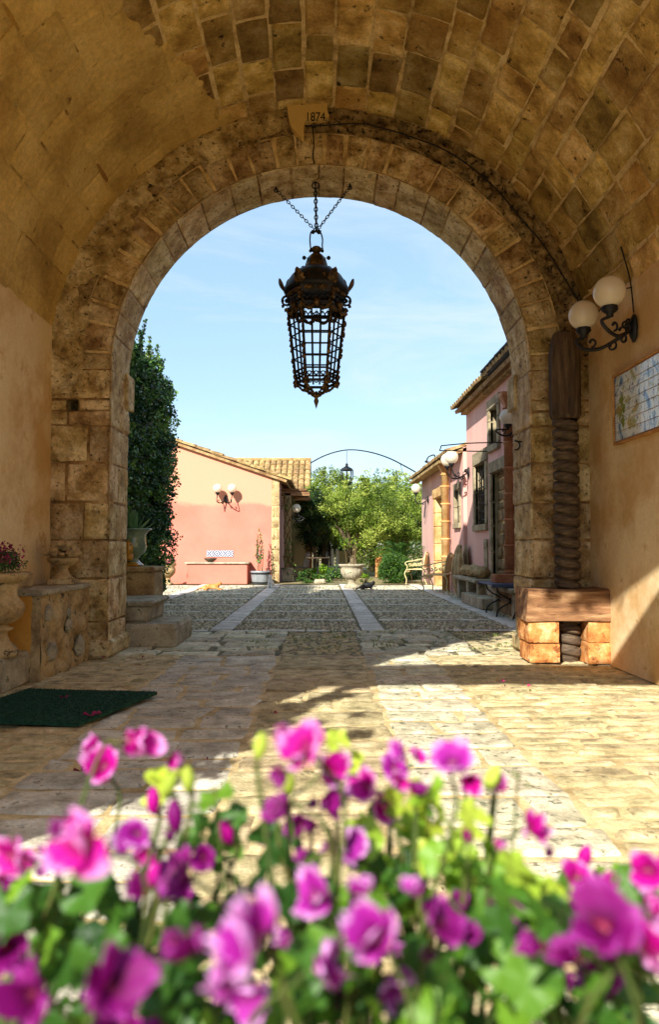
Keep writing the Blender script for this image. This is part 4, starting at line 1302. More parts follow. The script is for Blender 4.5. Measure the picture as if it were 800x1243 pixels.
# the upper two metres are paler; the two coats meet in a soft uneven line
_nt = m_pinkL.node_tree; _N, _L = _nt.nodes.new, _nt.links.new
_hs = [n for n in _nt.nodes if n.type == 'HUE_SAT'][0]; _src = _hs.inputs['Color'].links[0].from_socket
_tc = _N('ShaderNodeTexCoord'); _sx = _N('ShaderNodeSeparateXYZ'); _L(_tc.outputs['Object'], _sx.inputs[0])
_no = _N('ShaderNodeTexNoise'); _no.inputs['Scale'].default_value = 1.7; _no.inputs['Detail'].default_value = 5; _L(_tc.outputs['Object'], _no.inputs['Vector'])
_ma = _N('ShaderNodeMath'); _ma.operation = 'MULTIPLY_ADD'; _ma.inputs[1].default_value = .55; _L(_no.outputs['Fac'], _ma.inputs[0]); _L(_sx.outputs[2], _ma.inputs[2])
zl = at(270, 611, GY).z
_mr = _N('ShaderNodeMapRange'); _mr.inputs[1].default_value = zl+.275-.07; _mr.inputs[2].default_value = zl+.275+.07; _L(_ma.outputs[0], _mr.inputs[0])
_mx = _N('ShaderNodeMix'); _mx.data_type = 'RGBA'; _mx.inputs[7].default_value = lin(212,148,120); _L(_mr.outputs[0], _mx.inputs[0]); _L(_src, _mx.inputs[6]); _L(_mx.outputs[2], _hs.inputs['Color'])
mb = MB()
qf = lambda u, v, h: (u, GY-.012-h, v)
masonry(mb, qf, XR-.20, XR+.02, [0, .32, .62, .95, 1.25, 1.6, 1.9, 2.25], .2, .3, gap=.012, depth=.012, rough=.01, sub=.08, seed=3)
mb.box(XR-.2, XR+.02, GY-.012, GY+.2, 2.26, zr(XR)-.02)
mb.build('stone_quoin', [m_cream if False else m_urn, m_mortar], gb)
mb = MB(); mb.box(XR-.02, XR+.015, GY+.01, GY+8.7, 0, A.z-.05); mb.build('side_wall', m_pinkshade, gb)
mb = MB(); pantiles(mb, (XR+.25, GY-.12, zr(XR+.25)), (XR+.25, GY+9, zr(XR+.25)), (xp, GY-.12, zr(xp)), (xp, GY+9, zr(xp)), .24, .42)
mb.build('roof', m_tileroof, gb)
# second house with its roof turned to the court
hb = thing('tiled_house', 'house behind the pink one whose brown barrel tile roof slopes towards the courtyard', 'house', (-2.6, 31, 0))
e0, e1 = at(280, 612, 28), at(379, 597, 28); r0, r1 = at(283, 561, 31), at(378, 560, 31)
e0.z = e1.z = (e0.z+e1.z)/2-.1; r0.z = r1.z
e1.x = r1.x = at(377, 580, 29.5).x
e0.x = r0.x = -5
mb = MB(); mb.box(-5, e1.x-.15, 28.4, 34, 0, e0.z+.05); mb.build('wall', m_cream, hb)
mb = MB(); pantiles(mb, e0, e1, r0, r1, .24, .42, seed=4)
mb.tube([r0+Vector((0, 0, .06)), r1+Vector((0, 0, .06))], .09, 8)
bk0, bk1 = r0.copy(), r1.copy(); bk0.y = bk1.y = 34; bk0.z = bk1.z = e0.z
mb.add([r0, r1, bk1, bk0], [(0, 1, 2, 3)])
mb.add([e1+Vector((-.1, .4, 0)), r1+Vector((-.1, 0, -.05)), bk1+Vector((-.1, 0, 0))], [(0, 1, 2)])
mb.build('roof', m_tileroof, hb)
# porch canopy
pt = thing('porch_canopy', 'small wooden canopy with two projecting beams on the side of the pink house', 'canopy', (XR, GY+3, 0))
mb = MB()
for y_, z_, w_ in ((GY+1.0, at(360, 599, GY+1.0).z, .16), (GY+2.4, at(360, 601, GY+2.4).z-.1, .14)):
    x1 = at(376, 600, y_).x if y_ < GY+2 else at(377, 606, y_).x
    mb = MB(); mb.box(XR, x1, y_, y_+.12, z_-.07, z_+.05, b=.01); mb.build('beam', m_beam, pt)
mb = MB()
za = at(360, 597, GY+1).z
mb.box(XR, at(372, 600, GY+1).x, GY+1.05, GY+5, za+.05, za+.1); mb.build('boarding', m_beam, pt)
px_ = at(347, 650, GY+1.1).x
mb = MB(); mb.box(px_-.04, px_+.16, GY+1.0, GY+1.2, 0, za-.02, b=.02); mb.build('post', m_urn, pt)
mb = MB(); mb.box(px_-.10, px_+.24, GY+.9, GY+1.3, 0, .42, b=.02, jit=.01); mb.build('post_base', m_greystone, pt)
# vine twining on the post
vn = thing('climbing_vine', 'bare twisted vine stems with a few leaves climbing the canopy post', 'climber', (px_, GY+.95, 0))
g = random.Random(2)
vl_ = []
for k in range(4):
    pts = []
    for i in range(12):
        z = .35+i*(za-.5)/11
        pts.append((px_+.06+.12*math.sin(i*.9+k*1.6)+g.uniform(-.03, .03), GY+.93+.03*math.cos(i+k), z))
    mb = MB(); mb.tube(curve(pts, 4), .014, 6, sm=True); mb.build('stem', m_stem, vn)
    vl_ += [p for p in pts[:5]]+[p for p in pts[9:]]
cl = [(p[0]+g.uniform(-.15, .15), p[1]-.03, p[2]+g.uniform(-.1, .1), .12) for p in vl_]
P_, T_ = blob_points(cl, 600, 3, .2); leaves('foliage', P_, .07, l_dark, vn, 5, rr=T_)

# lamps on the pink house
lB = at(274, 606, GY-.01)
globe_lamp('globe_wall_lamp', 'twin white globe lamp on the salmon pink gable wall, casting round shadows', (lB.x, GY-.012, lB.z), PI/2, R_=.128, span=.21, out=.26, up=.30)
lC = at(354, 628, GY+1.3)
globe_lamp('globe_wall_lamp', 'single white globe lamp beside the canopy post of the pink house', (px_+.16, GY+1.1, lC.z), PI, R_=.135, n=1, out=.16, up=.27)

# pink masonry bench
b0, b1 = at(226, 706, 21.0), at(300, 706, 21.0)
t = thing('pink_wall_bench', 'long salmon pink masonry bench with a thin stone slab top against the gable wall', 'bench', ((b0.x+b1.x)/2, 21.2, 0))
zt = at(260, 682.5, 21.0).z
mb = MB(); mb.box(b0.x, b1.x, 21.0, GY-.01, 0, zt-.05, b=.015); mb.build('bench_body', m_pinkL, t)
mb = MB(); mb.box(b0.x-.05, b1.x+.05, 20.95, GY-.01, zt-.05, zt, b=.01); mb.build('slab_top', m_greystone, t)
bw = at(255, 680, 21.2)
mb = MB(); mb.lathe([(.06, 0), (.09, .01), (.16, .06), (.19, .11), (.18, .115), (.14, .06), (.07, .03), (.001, .03)], c=(bw.x, 21.25, zt+.002), seg=24, sm=True)
tag(mb.build('shallow_bowl', m_darkbowl), 'shallow dark bowl resting on the pink wall bench', 'bowl')
# blue and white tile strip above it
t0, t1 = at(250.5, 668, GY-.02), at(283, 676, GY-.02)
t = thing('tile_strip', 'short strip of blue and white star patterned tiles set in the pink wall', 'tile strip', ((t0.x+t1.x)/2, GY-.02, t1.z))
m_wt = MAT('white_tile', [lin(214,212,206), lin(224,222,216)], bump=0, rough=.2); m_bt = MAT('blue_tile', [lin(30,44,96), lin(44,60,120)], bump=0, rough=.2)
mb = MB(); mb.box(t0.x, t1.x, GY-.02, GY+.01, t1.z, t0.z, b=.003); mb.build('blue_tiles', m_bt, t)
mb = MB(); n = 5; h = t0.z-t1.z; wd = (t1.x-t0.x)/n
for i in range(n):
    cx_, cz_ = t0.x+wd*(i+.5), t1.z+h/2
    for k in range(4):
        a = k*PI/2
        def rot(x, z): return (cx_+(x*math.cos(a)-z*math.sin(a))*wd/2, cz_+(x*math.sin(a)+z*math.cos(a))*h/2)
        flat_ = [rot(.12, 0), rot(.62, .3), rot(.98, .92), rot(.98, .55), rot(.75, 0)]
        mb.prism(flat_, lambda p: (p[0], GY-.0235, p[1]), lambda p: (p[0], GY-.019, p[1]))
        flat_ = [rot(.12, 0), rot(.75, 0), rot(.98, -.55), rot(.98, -.92), rot(.62, -.3)]
        mb.prism(flat_, lambda p: (p[0], GY-.0235, p[1]), lambda p: (p[0], GY-.019, p[1]))
mb.build('white_stars', m_wt, t)
# tub with a thin shrub
TB = at(316, 707, 21.0); TB.z = 0
t = thing('half_barrel_tub', 'pale grey round tub with two dark bands by the corner of the pink house', 'planter', TB)
mb = MB(); mb.lathe([(.22, 0), (.235, .02), (.27, .30), (.285, .36), (.29, .37), (.27, .375), (.25, .33), (.001, .32)], seg=32, sm=True); mb.build('tub', m_zinc, t, local=True)
for z_, r_ in ((.05, .243), (.31, .277)):
    mb = MB(); mb.lathe([(r_-.004, z_-.022), (r_+.004, z_-.022), (r_+.007, z_+.022), (r_-.002, z_+.022)], seg=32, sm=True); mb.build('band', m_blackband, t, local=True)
sh = thing('thin_shrub', 'thin leggy shrub growing upright in the banded tub', 'shrub', TB+Vector((0, 0, .32)))
g = random.Random(6); tips = []
for k in range(5):
    x = TB.x+g.uniform(-.08, .08); top_ = 1.55-.18*k
    pts = [(x, TB.y, .33), (x+g.uniform(-.04, .04), TB.y, .7), (x+g.uniform(-.08, .06)-.01*k, TB.y, top_*.75), (x-.05+g.uniform(-.1, .1), TB.y, top_)]
    pp = curve(pts, 5); mb = MB(); mb.tube(pp, .009, 5); mb.build('stem', m_stem, sh)
    tips += [(p.x, p.y, p.z, .07) for p in pp[6:]]
P_, T_ = blob_points(tips, 1500, 4, .2); leaves('foliage', P_, .06, l_dark, sh, 6, rr=T_)
# flower urn at the hedge foot
def urn(name, label, loc, prof, seg=32, fl=None, mat=None, foot=.0, group=None):
    t = thing(name, label, 'urn', loc)
    k = [i for i, (r, z) in enumerate(prof) if z >= foot][0]
    mb = MB(); mb.lathe(prof[:k+1], seg=seg, sm=True); mb.build('foot', mat or m_urn, t, local=True)
    mb = MB(); mb.lathe(prof[k:], seg=seg, fl=fl, sm=True); mb.build('bowl', mat or m_urn, t, local=True)
    return t
FL = at(203, 704, 20.6); FL.z = 0
urn('flower_urn', 'pale stone urn half hidden by the tall hedge, planted with pink flowers', FL, [(.16, 0), (.16, .05), (.11, .08), (.08, .14), (.08, .2), (.14, .25), (.21, .34), (.22, .44), (.19, .50), (.24, .56), (.245, .59), (.18, .58), (.001, .52)], foot=.2)
t = thing('pink_flowering_plant', 'low pink flowers growing in the pale urn beside the tall hedge', 'flowering plant', FL+Vector((0, 0, .56)))
cl = [(FL.x+g.uniform(-.18, .18), FL.y+g.uniform(-.15, .15), .62+g.uniform(0, .08), .09) for _ in range(18)]
P_, T_ = blob_points(cl, 2500, 3, .3); leaves('foliage', P_, .04, l_dark, t, 3, rr=T_); P_, T_ = blob_points([(x, y, z+.04, r) for x, y, z, r in cl], 900, 7, .5); leaves('blooms', P_, .04, l_pink, t, 8)

# ------------------------------------------------------------------ left: steps, pedestal, vase, hedge
st = thing('stone_steps', 'two worn stone steps outside the arch on the left, leading up beside the pedestal', 'steps', (-2.3, 8.2, 0))
mb = MB(); mb.box(-3.3, -1.53, 7.84, 8.85, -.02, .235, b=.035, jit=.012); mb.build('lower_step', m_greystone, st)
mb = MB(); mb.box(-3.3, -1.86, 8.02, 8.86, .235, .43, b=.03, jit=.008); mb.box(-3.3, -1.80, 7.97, 8.88, .425, .475, b=.02, jit=.006); mb.build('upper_step', m_greystone, st)
pd = thing('stone_pedestal', 'squared pale stone pedestal rising behind the steps, carrying the green vase', 'pedestal', (-2.35, 9.15, 0))
pz = at(170, 688, 8.95).z
mb = MB(); mb.box(-2.75, at(186, 700, 8.95).x, 8.95, 9.5, 0, pz-.06, b=.02, jit=.005); mb.build('block', m_urn, pd)
mb = MB(); mb.box(-2.79, at(187, 700, 8.93).x, 8.91, 9.54, pz-.06, pz, b=.015, jit=.004); mb.build('cap', m_urn, pd)
VS = at(163, 688, 9.2); VS = Vector((VS.x-.02, 9.2, pz))
t = thing('glazed_vase', 'green glazed vase with a yellow handle ornament standing on the stone pedestal', 'vase', VS)
mb = MB(); mb.lathe([(.13, 0), (.13, .02), (.09, .05), (.06, .09), (.08, .12), (.14, .17), (.165, .24), (.15, .33), (.15, .39), (.19, .44), (.225, .455), (.22, .465), (.17, .45), (.13, .38), (.001, .36)], seg=40, sm=True); mb.build('vase_body', m_glaze, t, local=True)
mb = MB()
mb.tube(curve([(-.02, -.17, .12), (.0, -.21, .18), (.0, -.215, .26), (-.02, -.17, .31)], 5), [.02]*16, 8, sm=True)
mb.sphere((0, -.2, .22), .055, 14, 10, sc=(.9, .6, 1.6), nz=.25, sm=True); mb.sphere((0, -.19, .12), .05, 12, 8, nz=.2, sm=True); mb.lathe([(.11, .0), (.12, .02), (.07, .05)], c=(.0, -.07, .002), seg=16)
mb.build('yellow_ornament', m_yglaze, t, local=True)
t = thing('agave', 'spiky grey green agave growing in the green vase', 'agave', VS+Vector((0, 0, .4)))
g = random.Random(11); mb = MB()
for i in range(30):
    a = i*2.4; el = R(28+i*2.0+g.uniform(-6, 6)); ln = g.uniform(.26, .36); d = Vector((math.cos(a)*math.cos(el), math.sin(a)*math.cos(el), math.sin(el))); sd = Vector((-math.sin(a), math.cos(a), 0)); up = sd.cross(d)*-1
    def af(s, q, d=d, sd=sd, up=up, ln=ln):
        w_ = .024*(1-s)**.7*(.6+1.4*min(1, s*3)); x = (q-.5)*2
        return Vector((0, 0, .36))+d*(ln*s)+sd*x*w_+Vector((0, 0, 1))*(.05*s*s)+Vector((0, 0, 1))*abs(x)*w_*.5 + up*0
    o_ = mb.grid(lambda s, q: af(s, q)+VS, 7, 4, sm=True, r=g.random())
mb.build('spiky_leaves', l_agave, t)

# tall hedge against the left wing
hd = thing('clipped_creeper_hedge', 'very tall dense dark green clipped hedge standing to the left just outside the arch', 'hedge', (-3.1, 11.5, 0))
lw = thing('left_wing_wall', 'plain courtyard wall hidden behind the tall dark hedge', 'wall', (-3.7, 11.5, 0))
mb = MB(); mb.box(-4.0, -3.55, 7.8, 14.6, 0, 3.7); mb.build('masonry', m_ext, lw)
g = np.random.default_rng(4); cl = []
for i in range(900):
    y = 8.0+7.6*g.random(); z = .15+4.25*g.random()
    top_ = 4.28+.12*math.sin(y*2.1)+.1*math.sin(y*5.3)
    if z > top_: continue
    face = -2.93+.09*noise.noise((y*.9, z*.9, 2)) - (.18*max(0, (1.4-z)/1.4))
    x = face - .16 - .35*g.random()**2
    if y > 15.1: x -= .3*g.random()
    cl.append((x, y, z, .17+.08*g.random()))
for i in range(60):
    y = 15.2+.35*g.random(); z = .2+3.7*g.random(); cl.append((-3.1-.7*g.random(), y, z, .2))
for i in range(90):   # top fringe
    y = 8.2+7.2*g.random(); cl.append((-3.1-.4*g.random(), y, 4.25+.14*g.random(), .17))
P_, T_ = blob_points(cl, 1900, 9, .5)
leaves('foliage', P_, .075, l_dark, hd, 10, asp=.62, rr=T_**1.3*.95)
g2 = random.Random(9); sp_ = []
mb = MB()
for i in range(34):   # loose shoots
    y = g2.uniform(9, 14.8); x = -3.0+g2.uniform(-.15, .05)
    z = 4.38 if g2.random() < .75 else g2.uniform(2, 4)
    d = Vector((g2.uniform(-.1, .5), g2.uniform(-.2, .2), 1 if z > 4 else .3)).normalized()
    ln = g2.uniform(.15, .42); pts = [Vector((x, y, z))+d*ln*q/5+Vector((.02*math.sin(q), 0, 0)) for q in range(6)]
    mb.tube(pts, .006, 4); sp_ += [(p.x, p.y, p.z, .05) for p in pts[1:]]
mb.build('shoots', m_stem, hd)
P_, T_ = blob_points(sp_, 3600, 5, .3); leaves('shoot_leaves', P_, .06, l_dark, hd, 11, asp=.55, rr=T_)
mb = MB(); mb.box(-3.5, -3.32, 8.0, 15.2, .02, 3.9, jit=.03); mb.build('inner_branches', m_bark, hd)
# ------------------------------------------------------------------ tall rose building on the right
WX = 3.2
rbt = thing('rose_house', 'tall rose pink house along the right of the courtyard with stone framed openings', 'house', (WX+1, 12.5, 0))
Y0, Y1, EZ = 7.9, 16.2, 4.10
ops = []   # openings (ya, yb, za, zb)
def ap(px0, px1, py0, py1):
    # opening on wall plane from pixels (px0 = far edge)
    ya = WX*900/(px1-390); yb = WX*900/(px0-390); ym = (ya+yb)/2
    return (ya, yb, max(0, at(px0, py1, yb).z), at(px1, py0, ya).z)
door = (12.55, 13.75, .42, 2.42)
win = (14.28, 15.25, 1.5, 2.72)
nar = (16.6, 17.1, 1.6, 2.35)
upp = (13.25, 13.85, 2.95, 3.62)
ops = [door, win, upp]
ys = sorted({Y0, Y1}|{v for o in ops for v in o[:2]}); zs = sorted({0, EZ}|{v for o in ops for v in o[2:]})
mb = MB()
def inop(y, z, ops): return any(a < y < b and c < z < d for a, b, c, d in ops)
for i in range(len(ys)-1):
    for j in range(len(zs)-1):
        if inop((ys[i]+ys[i+1])/2, (zs[j]+zs[j+1])/2, ops): continue
        ya, yb, za, zb_2 = ys[i], ys[i+1], zs[j], zs[j+1]
        mb.grid(lambda s, t: (WX, ya+(yb-ya)*s, za+(zb_2-za)*t), max(1, int((yb-ya)/.3)), max(1, int((zb_2-za)/.3)))
# end wall, back
mb.add([(WX, Y1, 0), (WX+5, Y1, 0), (WX+5, Y1, EZ+1.8), (WX, Y1, EZ)], [(0, 1, 2, 3)])
mb.add([(WX, Y0, 0), (WX+5, Y0, 0), (WX+5, Y0, EZ+1.8), (WX, Y0, EZ)], [(3, 2, 1, 0)])
rv = MB()
for (a, b, c, d) in ops:
    D = .26
    rv = MB(); rv.add([(WX, a, c), (WX+D, a, c), (WX+D, a, d), (WX, a, d), (WX, b, c), (WX+D, b, c), (WX+D, b, d), (WX, b, d)], [(0, 1, 2, 3), (7, 6, 5, 4), (0, 4, 5, 1), (3, 2, 6, 7)]); rv.build('reveal', m_surround, rbt)
mb.build('wall', m_pinkR, rbt)
def surround(o, w, name, parent, lint=.2, sill=True, seed=1):
    a, b, c, d = o
    g = random.Random(seed)
    fr = MB()
    z = c
    while z < d-.01:
        h = min(g.uniform(.3, .55), d-z)
        fr.box(WX-.035-g.uniform(0, .008), WX+.05, a-w, a+.0, z, z+h-.006, b=.01, r=g.random()); fr.box(WX-.035-g.uniform(0, .008), WX+.05, b, b+w, z, z+h-.006, b=.01, r=g.random())
        z += h
    fr.box(WX-.045, WX+.05, a-w-.02, b+w+.02, d, d+lint, b=.015, jit=.006, r=g.random())
    if sill: fr.box(WX-.06, WX+.05, a-w, b+w, c-.13, c-.003, b=.012, r=g.random())
    return fr.build(name, m_surround, parent)
# door walled up with rubble
dd = surround(door, .16, 'door', rbt, .22, False, 2)
mb = MB(); masonry(mb, lambda u, v, h: (WX+.09-h, u, v), door[0], door[1], courses(door[2], door[3], .14, .24, 5), .2, .4, gap=.02, depth=.03, rough=.016, sub=.06, seed=8, jit=.02, stand=.012)
mb.build('stone_infill', [m_brick, m_mortar], dd)
mb = MB(); mb.box(WX-.28, WX+.05, door[0]-.2, door[1]+.2, .2, .41, b=.02, jit=.01); mb.box(WX-.55, WX+.05, door[0]-.3, door[1]+.3, 0, .2, b=.02, jit=.01); mb.build('door_step', m_greystone, dd)
for o, nm, sd in ((win, 'window', 3), (upp, 'window', 5)):
    w_ = surround(o, .15, nm, rbt, .2 if o is not win else .26, True, sd)
    mb = MB(); mb.box(WX+.2, WX+.23, o[0], o[1], o[2], o[3]); mb.build('pane', m_glassd, w_)
    mb = MB()
    mb.box(WX+.15, WX+.2, o[0]+.0, o[0]+.05, o[2], o[3]); mb.box(WX+.15, WX+.2, o[1]-.05, o[1], o[2], o[3]); mb.box(WX+.15, WX+.2, o[0]+.05, o[1]-.05, o[3]-.05, o[3]); mb.box(WX+.15, WX+.2, o[0]+.05, o[1]-.05, o[2], o[2]+.05)
    mb.box(WX+.16, WX+.195, (o[0]+o[1])/2-.02, (o[0]+o[1])/2+.02, o[2]+.05, o[3]-.05)
    mb.build('sash', m_wood, w_)
    if o is win:
        mb = MB()
        for k in range(7):
            z = o[2]+.1+k*.165; mb.tube([(WX+.06, o[0], z), (WX+.06, o[1], z)], .010, 6)
        for k in range(5):
            y = o[0]+.1+k*.19; mb.tube([(WX+.06, y, o[2]), (WX+.06, y, o[3])], .010, 6)
        mb.build('iron_grille', m_iron, w_)
mb = MB()
pantiles(mb, (WX-.24, Y0, EZ-.02), (WX-.24, Y1+.12, EZ-.02), (WX+3, Y0, EZ+1.15), (WX+3, Y1+.12, EZ+1.15), .22, .42, seed=8)
mb.box(WX-.12, WX+.02, Y0, Y1-.01, EZ-.15, EZ-.05)
rf = mb.build('roof', m_tileroof, rbt)
# slate lean-to section over the eaves near the arch
mb = MB()
g = random.Random(3)
s0, s1 = at(601, 448, 13.2), at(627, 425, 11.6)
for i in range(7):
    for j in range(5):
        y = 10.6+i*.36; x = WX-.34+j*.28; z = EZ+.07+j*.17
        mb.box(x-.02, x+.30, y+(j % 2)*.1, y+.35+(j % 2)*.1, z, z+.02, M=None, r=g.random(), jit=.008)
        mb.add([(x-.03, y, z), (x+.3, y, z+.19), (x+.3, y+.35, z+.19), (x-.03, y+.35, z)], [(0, 1, 2, 3)], r=g.random())
mb.box(WX-.29, WX+1.0, 10.62, 13.1, EZ-.0, EZ+.06)
mb.build('slate_patch', m_slate, rf)
# carved stone plaque beside the door
mb = MB(); masonry(mb, lambda u, v, h: (WX-.03-h, u, v), 14.15, 14.42, [.55, .8, 1.0, 1.2], .3, .4, gap=.01, depth=.01, rough=.01, seed=4, sub=.05)
mb.box(WX-.03, WX+.01, 14.15, 14.42, .55, 1.2)
mb.build('stone_plaque', [m_surround, m_mortar], rbt)

# lower building beyond
lo = thing('low_rose_house', 'lower rose pink building beyond the tall one, with an ochre stone doorway', 'house', (WX+1, 20, 0))
LX2 = 3.12; LE = 3.12
dr = (18.4, 19.9, 0, 2.35)
mb = MB()
for (a, b, c, d) in ((16.2, nar[0], 0, LE), (nar[0], nar[1], 0, nar[2]), (nar[0], nar[1], nar[3], LE), (nar[1], 18.4, 0, LE), (19.9, 22.9, 0, LE), (18.4, 19.9, 2.35, LE)):
    mb.add([(LX2, a, c), (LX2, b, c), (LX2, b, d), (LX2, a, d)], [(0, 1, 2, 3)])
mb.add([(LX2, 16.2, 0), (LX2+4, 16.2, 0), (LX2+4, 16.2, LE+1.1), (LX2, 16.2, LE+.12)], [(0, 1, 2, 3)]); mb.add([(LX2, 22.9, 0), (LX2+4, 22.9, 0), (LX2+4, 22.9, LE), (LX2, 22.9, LE)], [(0, 1, 2, 3)])
mb.build('wall', m_pinkR, lo)
_w = WX; WX = LX2
w_ = surround(nar, .13, 'window', lo, .16, True, 4); WX = _w
mb = MB(); mb.box(LX2+.07, LX2+.09, nar[0]-.02, nar[1]+.02, nar[2]-.02, nar[3]+.02); mb.build('pane', m_glassd, w_)
mb = MB(); mb.box(LX2+.03, LX2+.06, (nar[0]+nar[1])/2-.02, (nar[0]+nar[1])/2+.02, nar[2], nar[3]); mb.box(LX2+.03, LX2+.06, nar[0], nar[1], 1.95, 1.99); mb.build('sash', m_wood, w_)
ds = MB(); g = random.Random(4)
for (a, b) in ((18.12, 18.4), (19.9, 20.3)):
    z = 0
    while z < 2.3:
        h = min(g.uniform(.3, .5), 2.35-z); ds.box(LX2-.05, LX2+.35, a, b, z, z+h-.008, b=.015, r=g.random()); z += h
ds.box(LX2-.07, LX2+.35, 18.1, 20.3, 2.352, 2.62, b=.02)
do = ds.build('doorway', m_ochst, lo)
mb = MB(); mb.box(LX2+.32, LX2+.37, 18.4, 19.9, 0, 2.35); mb.build('door_leaf', m_wood, do)
mb = MB(); pantiles(mb, (LX2-.28, 16.2, LE+.02), (LX2-.28, 23.1, LE+.02), (LX2+3, 16.2, LE+1.2), (LX2+3, 23.1, LE+1.2), .22, .42, seed=9)
mb.box(LX2-.34, LX2-.1, 17.4, 23.2, LE-.09, LE-.02)
mb.build('roof', m_tileroof, lo)
# terracotta downpipes
def downpipe(label, x, y, z0, z1, r, hop=True, mat=None):
    t = thing('downpipe', label, 'downpipe', (x, y, 0))
    g = random.Random(int(y*10))
    z = z0
    while z < z1-.1:
        h = min(.42, z1-z)
        mb = MB(); mb.lathe([(r*.92, 0), (r*.96, h*.9), (r*1.2, h*.93), (r*1.2, h), (r*.9, h)], c=(x+g.uniform(-.006, .006), y, z), seg=18, sm=True)
        mb.build('pipe_length', m_terra if mat is None else mat, t)
        z += h
    if hop:
        mb = MB(); mb.lathe([(r, 0), (r*1.1, .05), (r*2.0, .17), (r*2.2, .19), (r*2.2, .25), (r*1.9, .25), (r*1.3, .1)], c=(x, y, z1), seg=4, ph=PI/4); mb.build('hopper', mat or m_terra, t)
downpipe('thick terracotta downpipe of stacked lengths close beside the right stone pier', WX-.14, 12.0, .25, 3.32, .085)
downpipe('thick ochre terracotta pipe beside the far doorway of the low rose house', LX2-.14, 17.75, .0, 2.8, .10, True, m_ochst)
# lamps on this side
globe_lamp('globe_wall_lamp', 'twin white globe lamp on the rose wall below the eaves', (WX-.012, 15.9, 2.66), 0, R_=.145, span=.26, out=.42, up=.30)
globe_lamp('globe_wall_lamp', 'farthest white globe lamp at the outer end of the low rose building', (LX2-.012, 21.4, 2.42), 0, R_=.135, n=1, out=.36, up=.33)
globe_lamp('globe_wall_lamp', 'single globe lamp in shade beside the thick downpipe, half hidden by the right pier', (WX-.012, 11.75, 2.95), 0, R_=.13, n=1, out=.20, up=.18)
# iron bracket frames
mb = MB(); a, b = (WX, 12.9, at(611, 537, 12.9).z), (WX, 13.9, at(597, 548, 13.9).z)
p1, p2 = at(536, 541, 13.6), at(534, 547, 13.7)
mb.tube(curve([a, at(570, 538, 13.1), p1], 6), .011, 6); mb.tube([p1, p2], .011, 6); mb.tube(curve([p2, at(560, 547.5, 13.8), b], 6), .011, 6)
tag(mb.build('awning_bracket', m_iron), 'thin black iron awning frame projecting from the rose wall', 'bracket')
mb = MB(); a = at(522, 562, 20)
mb.tube(curve([(LX2-.1, 20, a.z-.1), at(528, 553, 20), at(520, 555, 20), at(518, 562, 20)], 5), .02, 6, sm=True); mb.tube([at(516, 560, 20), at(526, 563, 20)], .03, 6)
tag(mb.build('roof_bracket', m_iron), 'small curved iron fitting on the eaves of the low rose building', 'bracket')

# stone benches
def sbench(label, y0, y1, x0, x1, h, n):
    t = thing('stone_bench', label, 'bench', ((x0+x1)/2, (y0+y1)/2, 0))
    mb = MB(); mb.box(x0-.05, x1, y0, y1, h-.07, h, b=.018, jit=.006); mb.build('seat_slab', m_greystone, t)
    for i in range(n):
        y = y0+.12+(y1-y0-.42)*i/(n-1)
        mb = MB(); mb.box(x0+.02, x1-.02, y, y+.18, 0, h-.072, b=.015, jit=.008); mb.build('support', m_greystone, t)
    mb = MB(); mb.box(x1-.1, x1-.02, y0+.05, y1-.05, 0, h-.075); mb.build('back_panel', m_brick, t)
sbench('farther low grey stone bench against the rose wall, carrying carved stones', 13.1, 15.4, 2.78, 3.16, .47, 3)
sbench('nearer low grey stone bench against the rose wall, behind the blue table', 10.7, 12.3, 2.80, 2.97, .44, 2)
g = random.Random(12)
for i, (y, r, lb) in enumerate(((15.0, .19, 'farthest of three lumpy carved stones on the farther stone bench'), (14.35, .20, 'middle of three lumpy carved stones on the farther stone bench'), (13.7, .19, 'nearest of three lumpy carved stones on the farther stone bench'))):
    mb = MB(); mb.sphere((2.97, y, .47+r*.55), r, 26, 16, sc=(.8, 1.3, .62), nz=.28, nsc=3.5, sm=True); tag(mb.build('carved_stone', m_urn), lb, 'carved stone', 'carved stones on the bench')
# big shell-like stone
mb = MB()
def shell(s, q):
    a = (q-.5)*PI; zr_ = s
    r = .34*math.sin(PI*(.12+.8*s))**.8
    rib = 1+.06*math.cos(q*40)
    return (3.02 - .22*math.cos(a)*r/.34*rib*(.9), 16.0+r*math.sin(a)*rib*1.0, .02+1.08*s)
mb.grid(shell, 34, 60, sm=True)
mb.grid(lambda s, q: (lambda p: (3.12, p[1], p[2]))(shell(s, q)), 34, 10)
tag(mb.build('standing_carved_stone', m_urn), 'tall rounded ribbed stone standing against the rose wall behind the iron bench', 'carved stone')
# blue folding table
BT = Vector((2.86, 11.35, 0))
t = thing('blue_folding_table', 'low blue folding table with curved black iron legs near the right pier', 'table', BT)
mb = MB()
x0 = at(586, 708, 11.6).x; 
for i in range(6):
    mb.box(x0+.01, 3.18, 11.0+i*.155, 11.0+i*.155+.145, .475, .50, b=.006)
mb.box(x0, 3.19, 10.97, 11.0, .45, .50); mb.box(x0, 3.19, 11.93, 11.96, .45, .50)
mb.build('table_top', m_blueslat, t)
for y in (11.12, 11.82):
    mb = MB()
    xa, xb = x0+.1, 3.12
    mb.tube(curve([(xa, y, .47), (xa+.05, y, .36), ((xa+xb)/2, y, .24), (xb-.04, y, .12), (xb, y, 0)], 6), .012, 6, sm=True)
    mb.tube(curve([(xb, y, .47), (xb-.05, y, .36), ((xa+xb)/2, y, .24), (xa+.04, y, .12), (xa, y, 0)], 6), .012, 6, sm=True)
    mb.tube(arc(((xa+xb)/2, y, .24), .05, 0, 360, 16), .008, 5)
    mb.build('leg_frame', m_iron, t)
mb = MB(); mb.tube([((x0+3.2)/2-.04, 11.12, .24), ((x0+3.2)/2-.04, 11.82, .24)], .01, 6); mb.build('stretcher', m_iron, t)
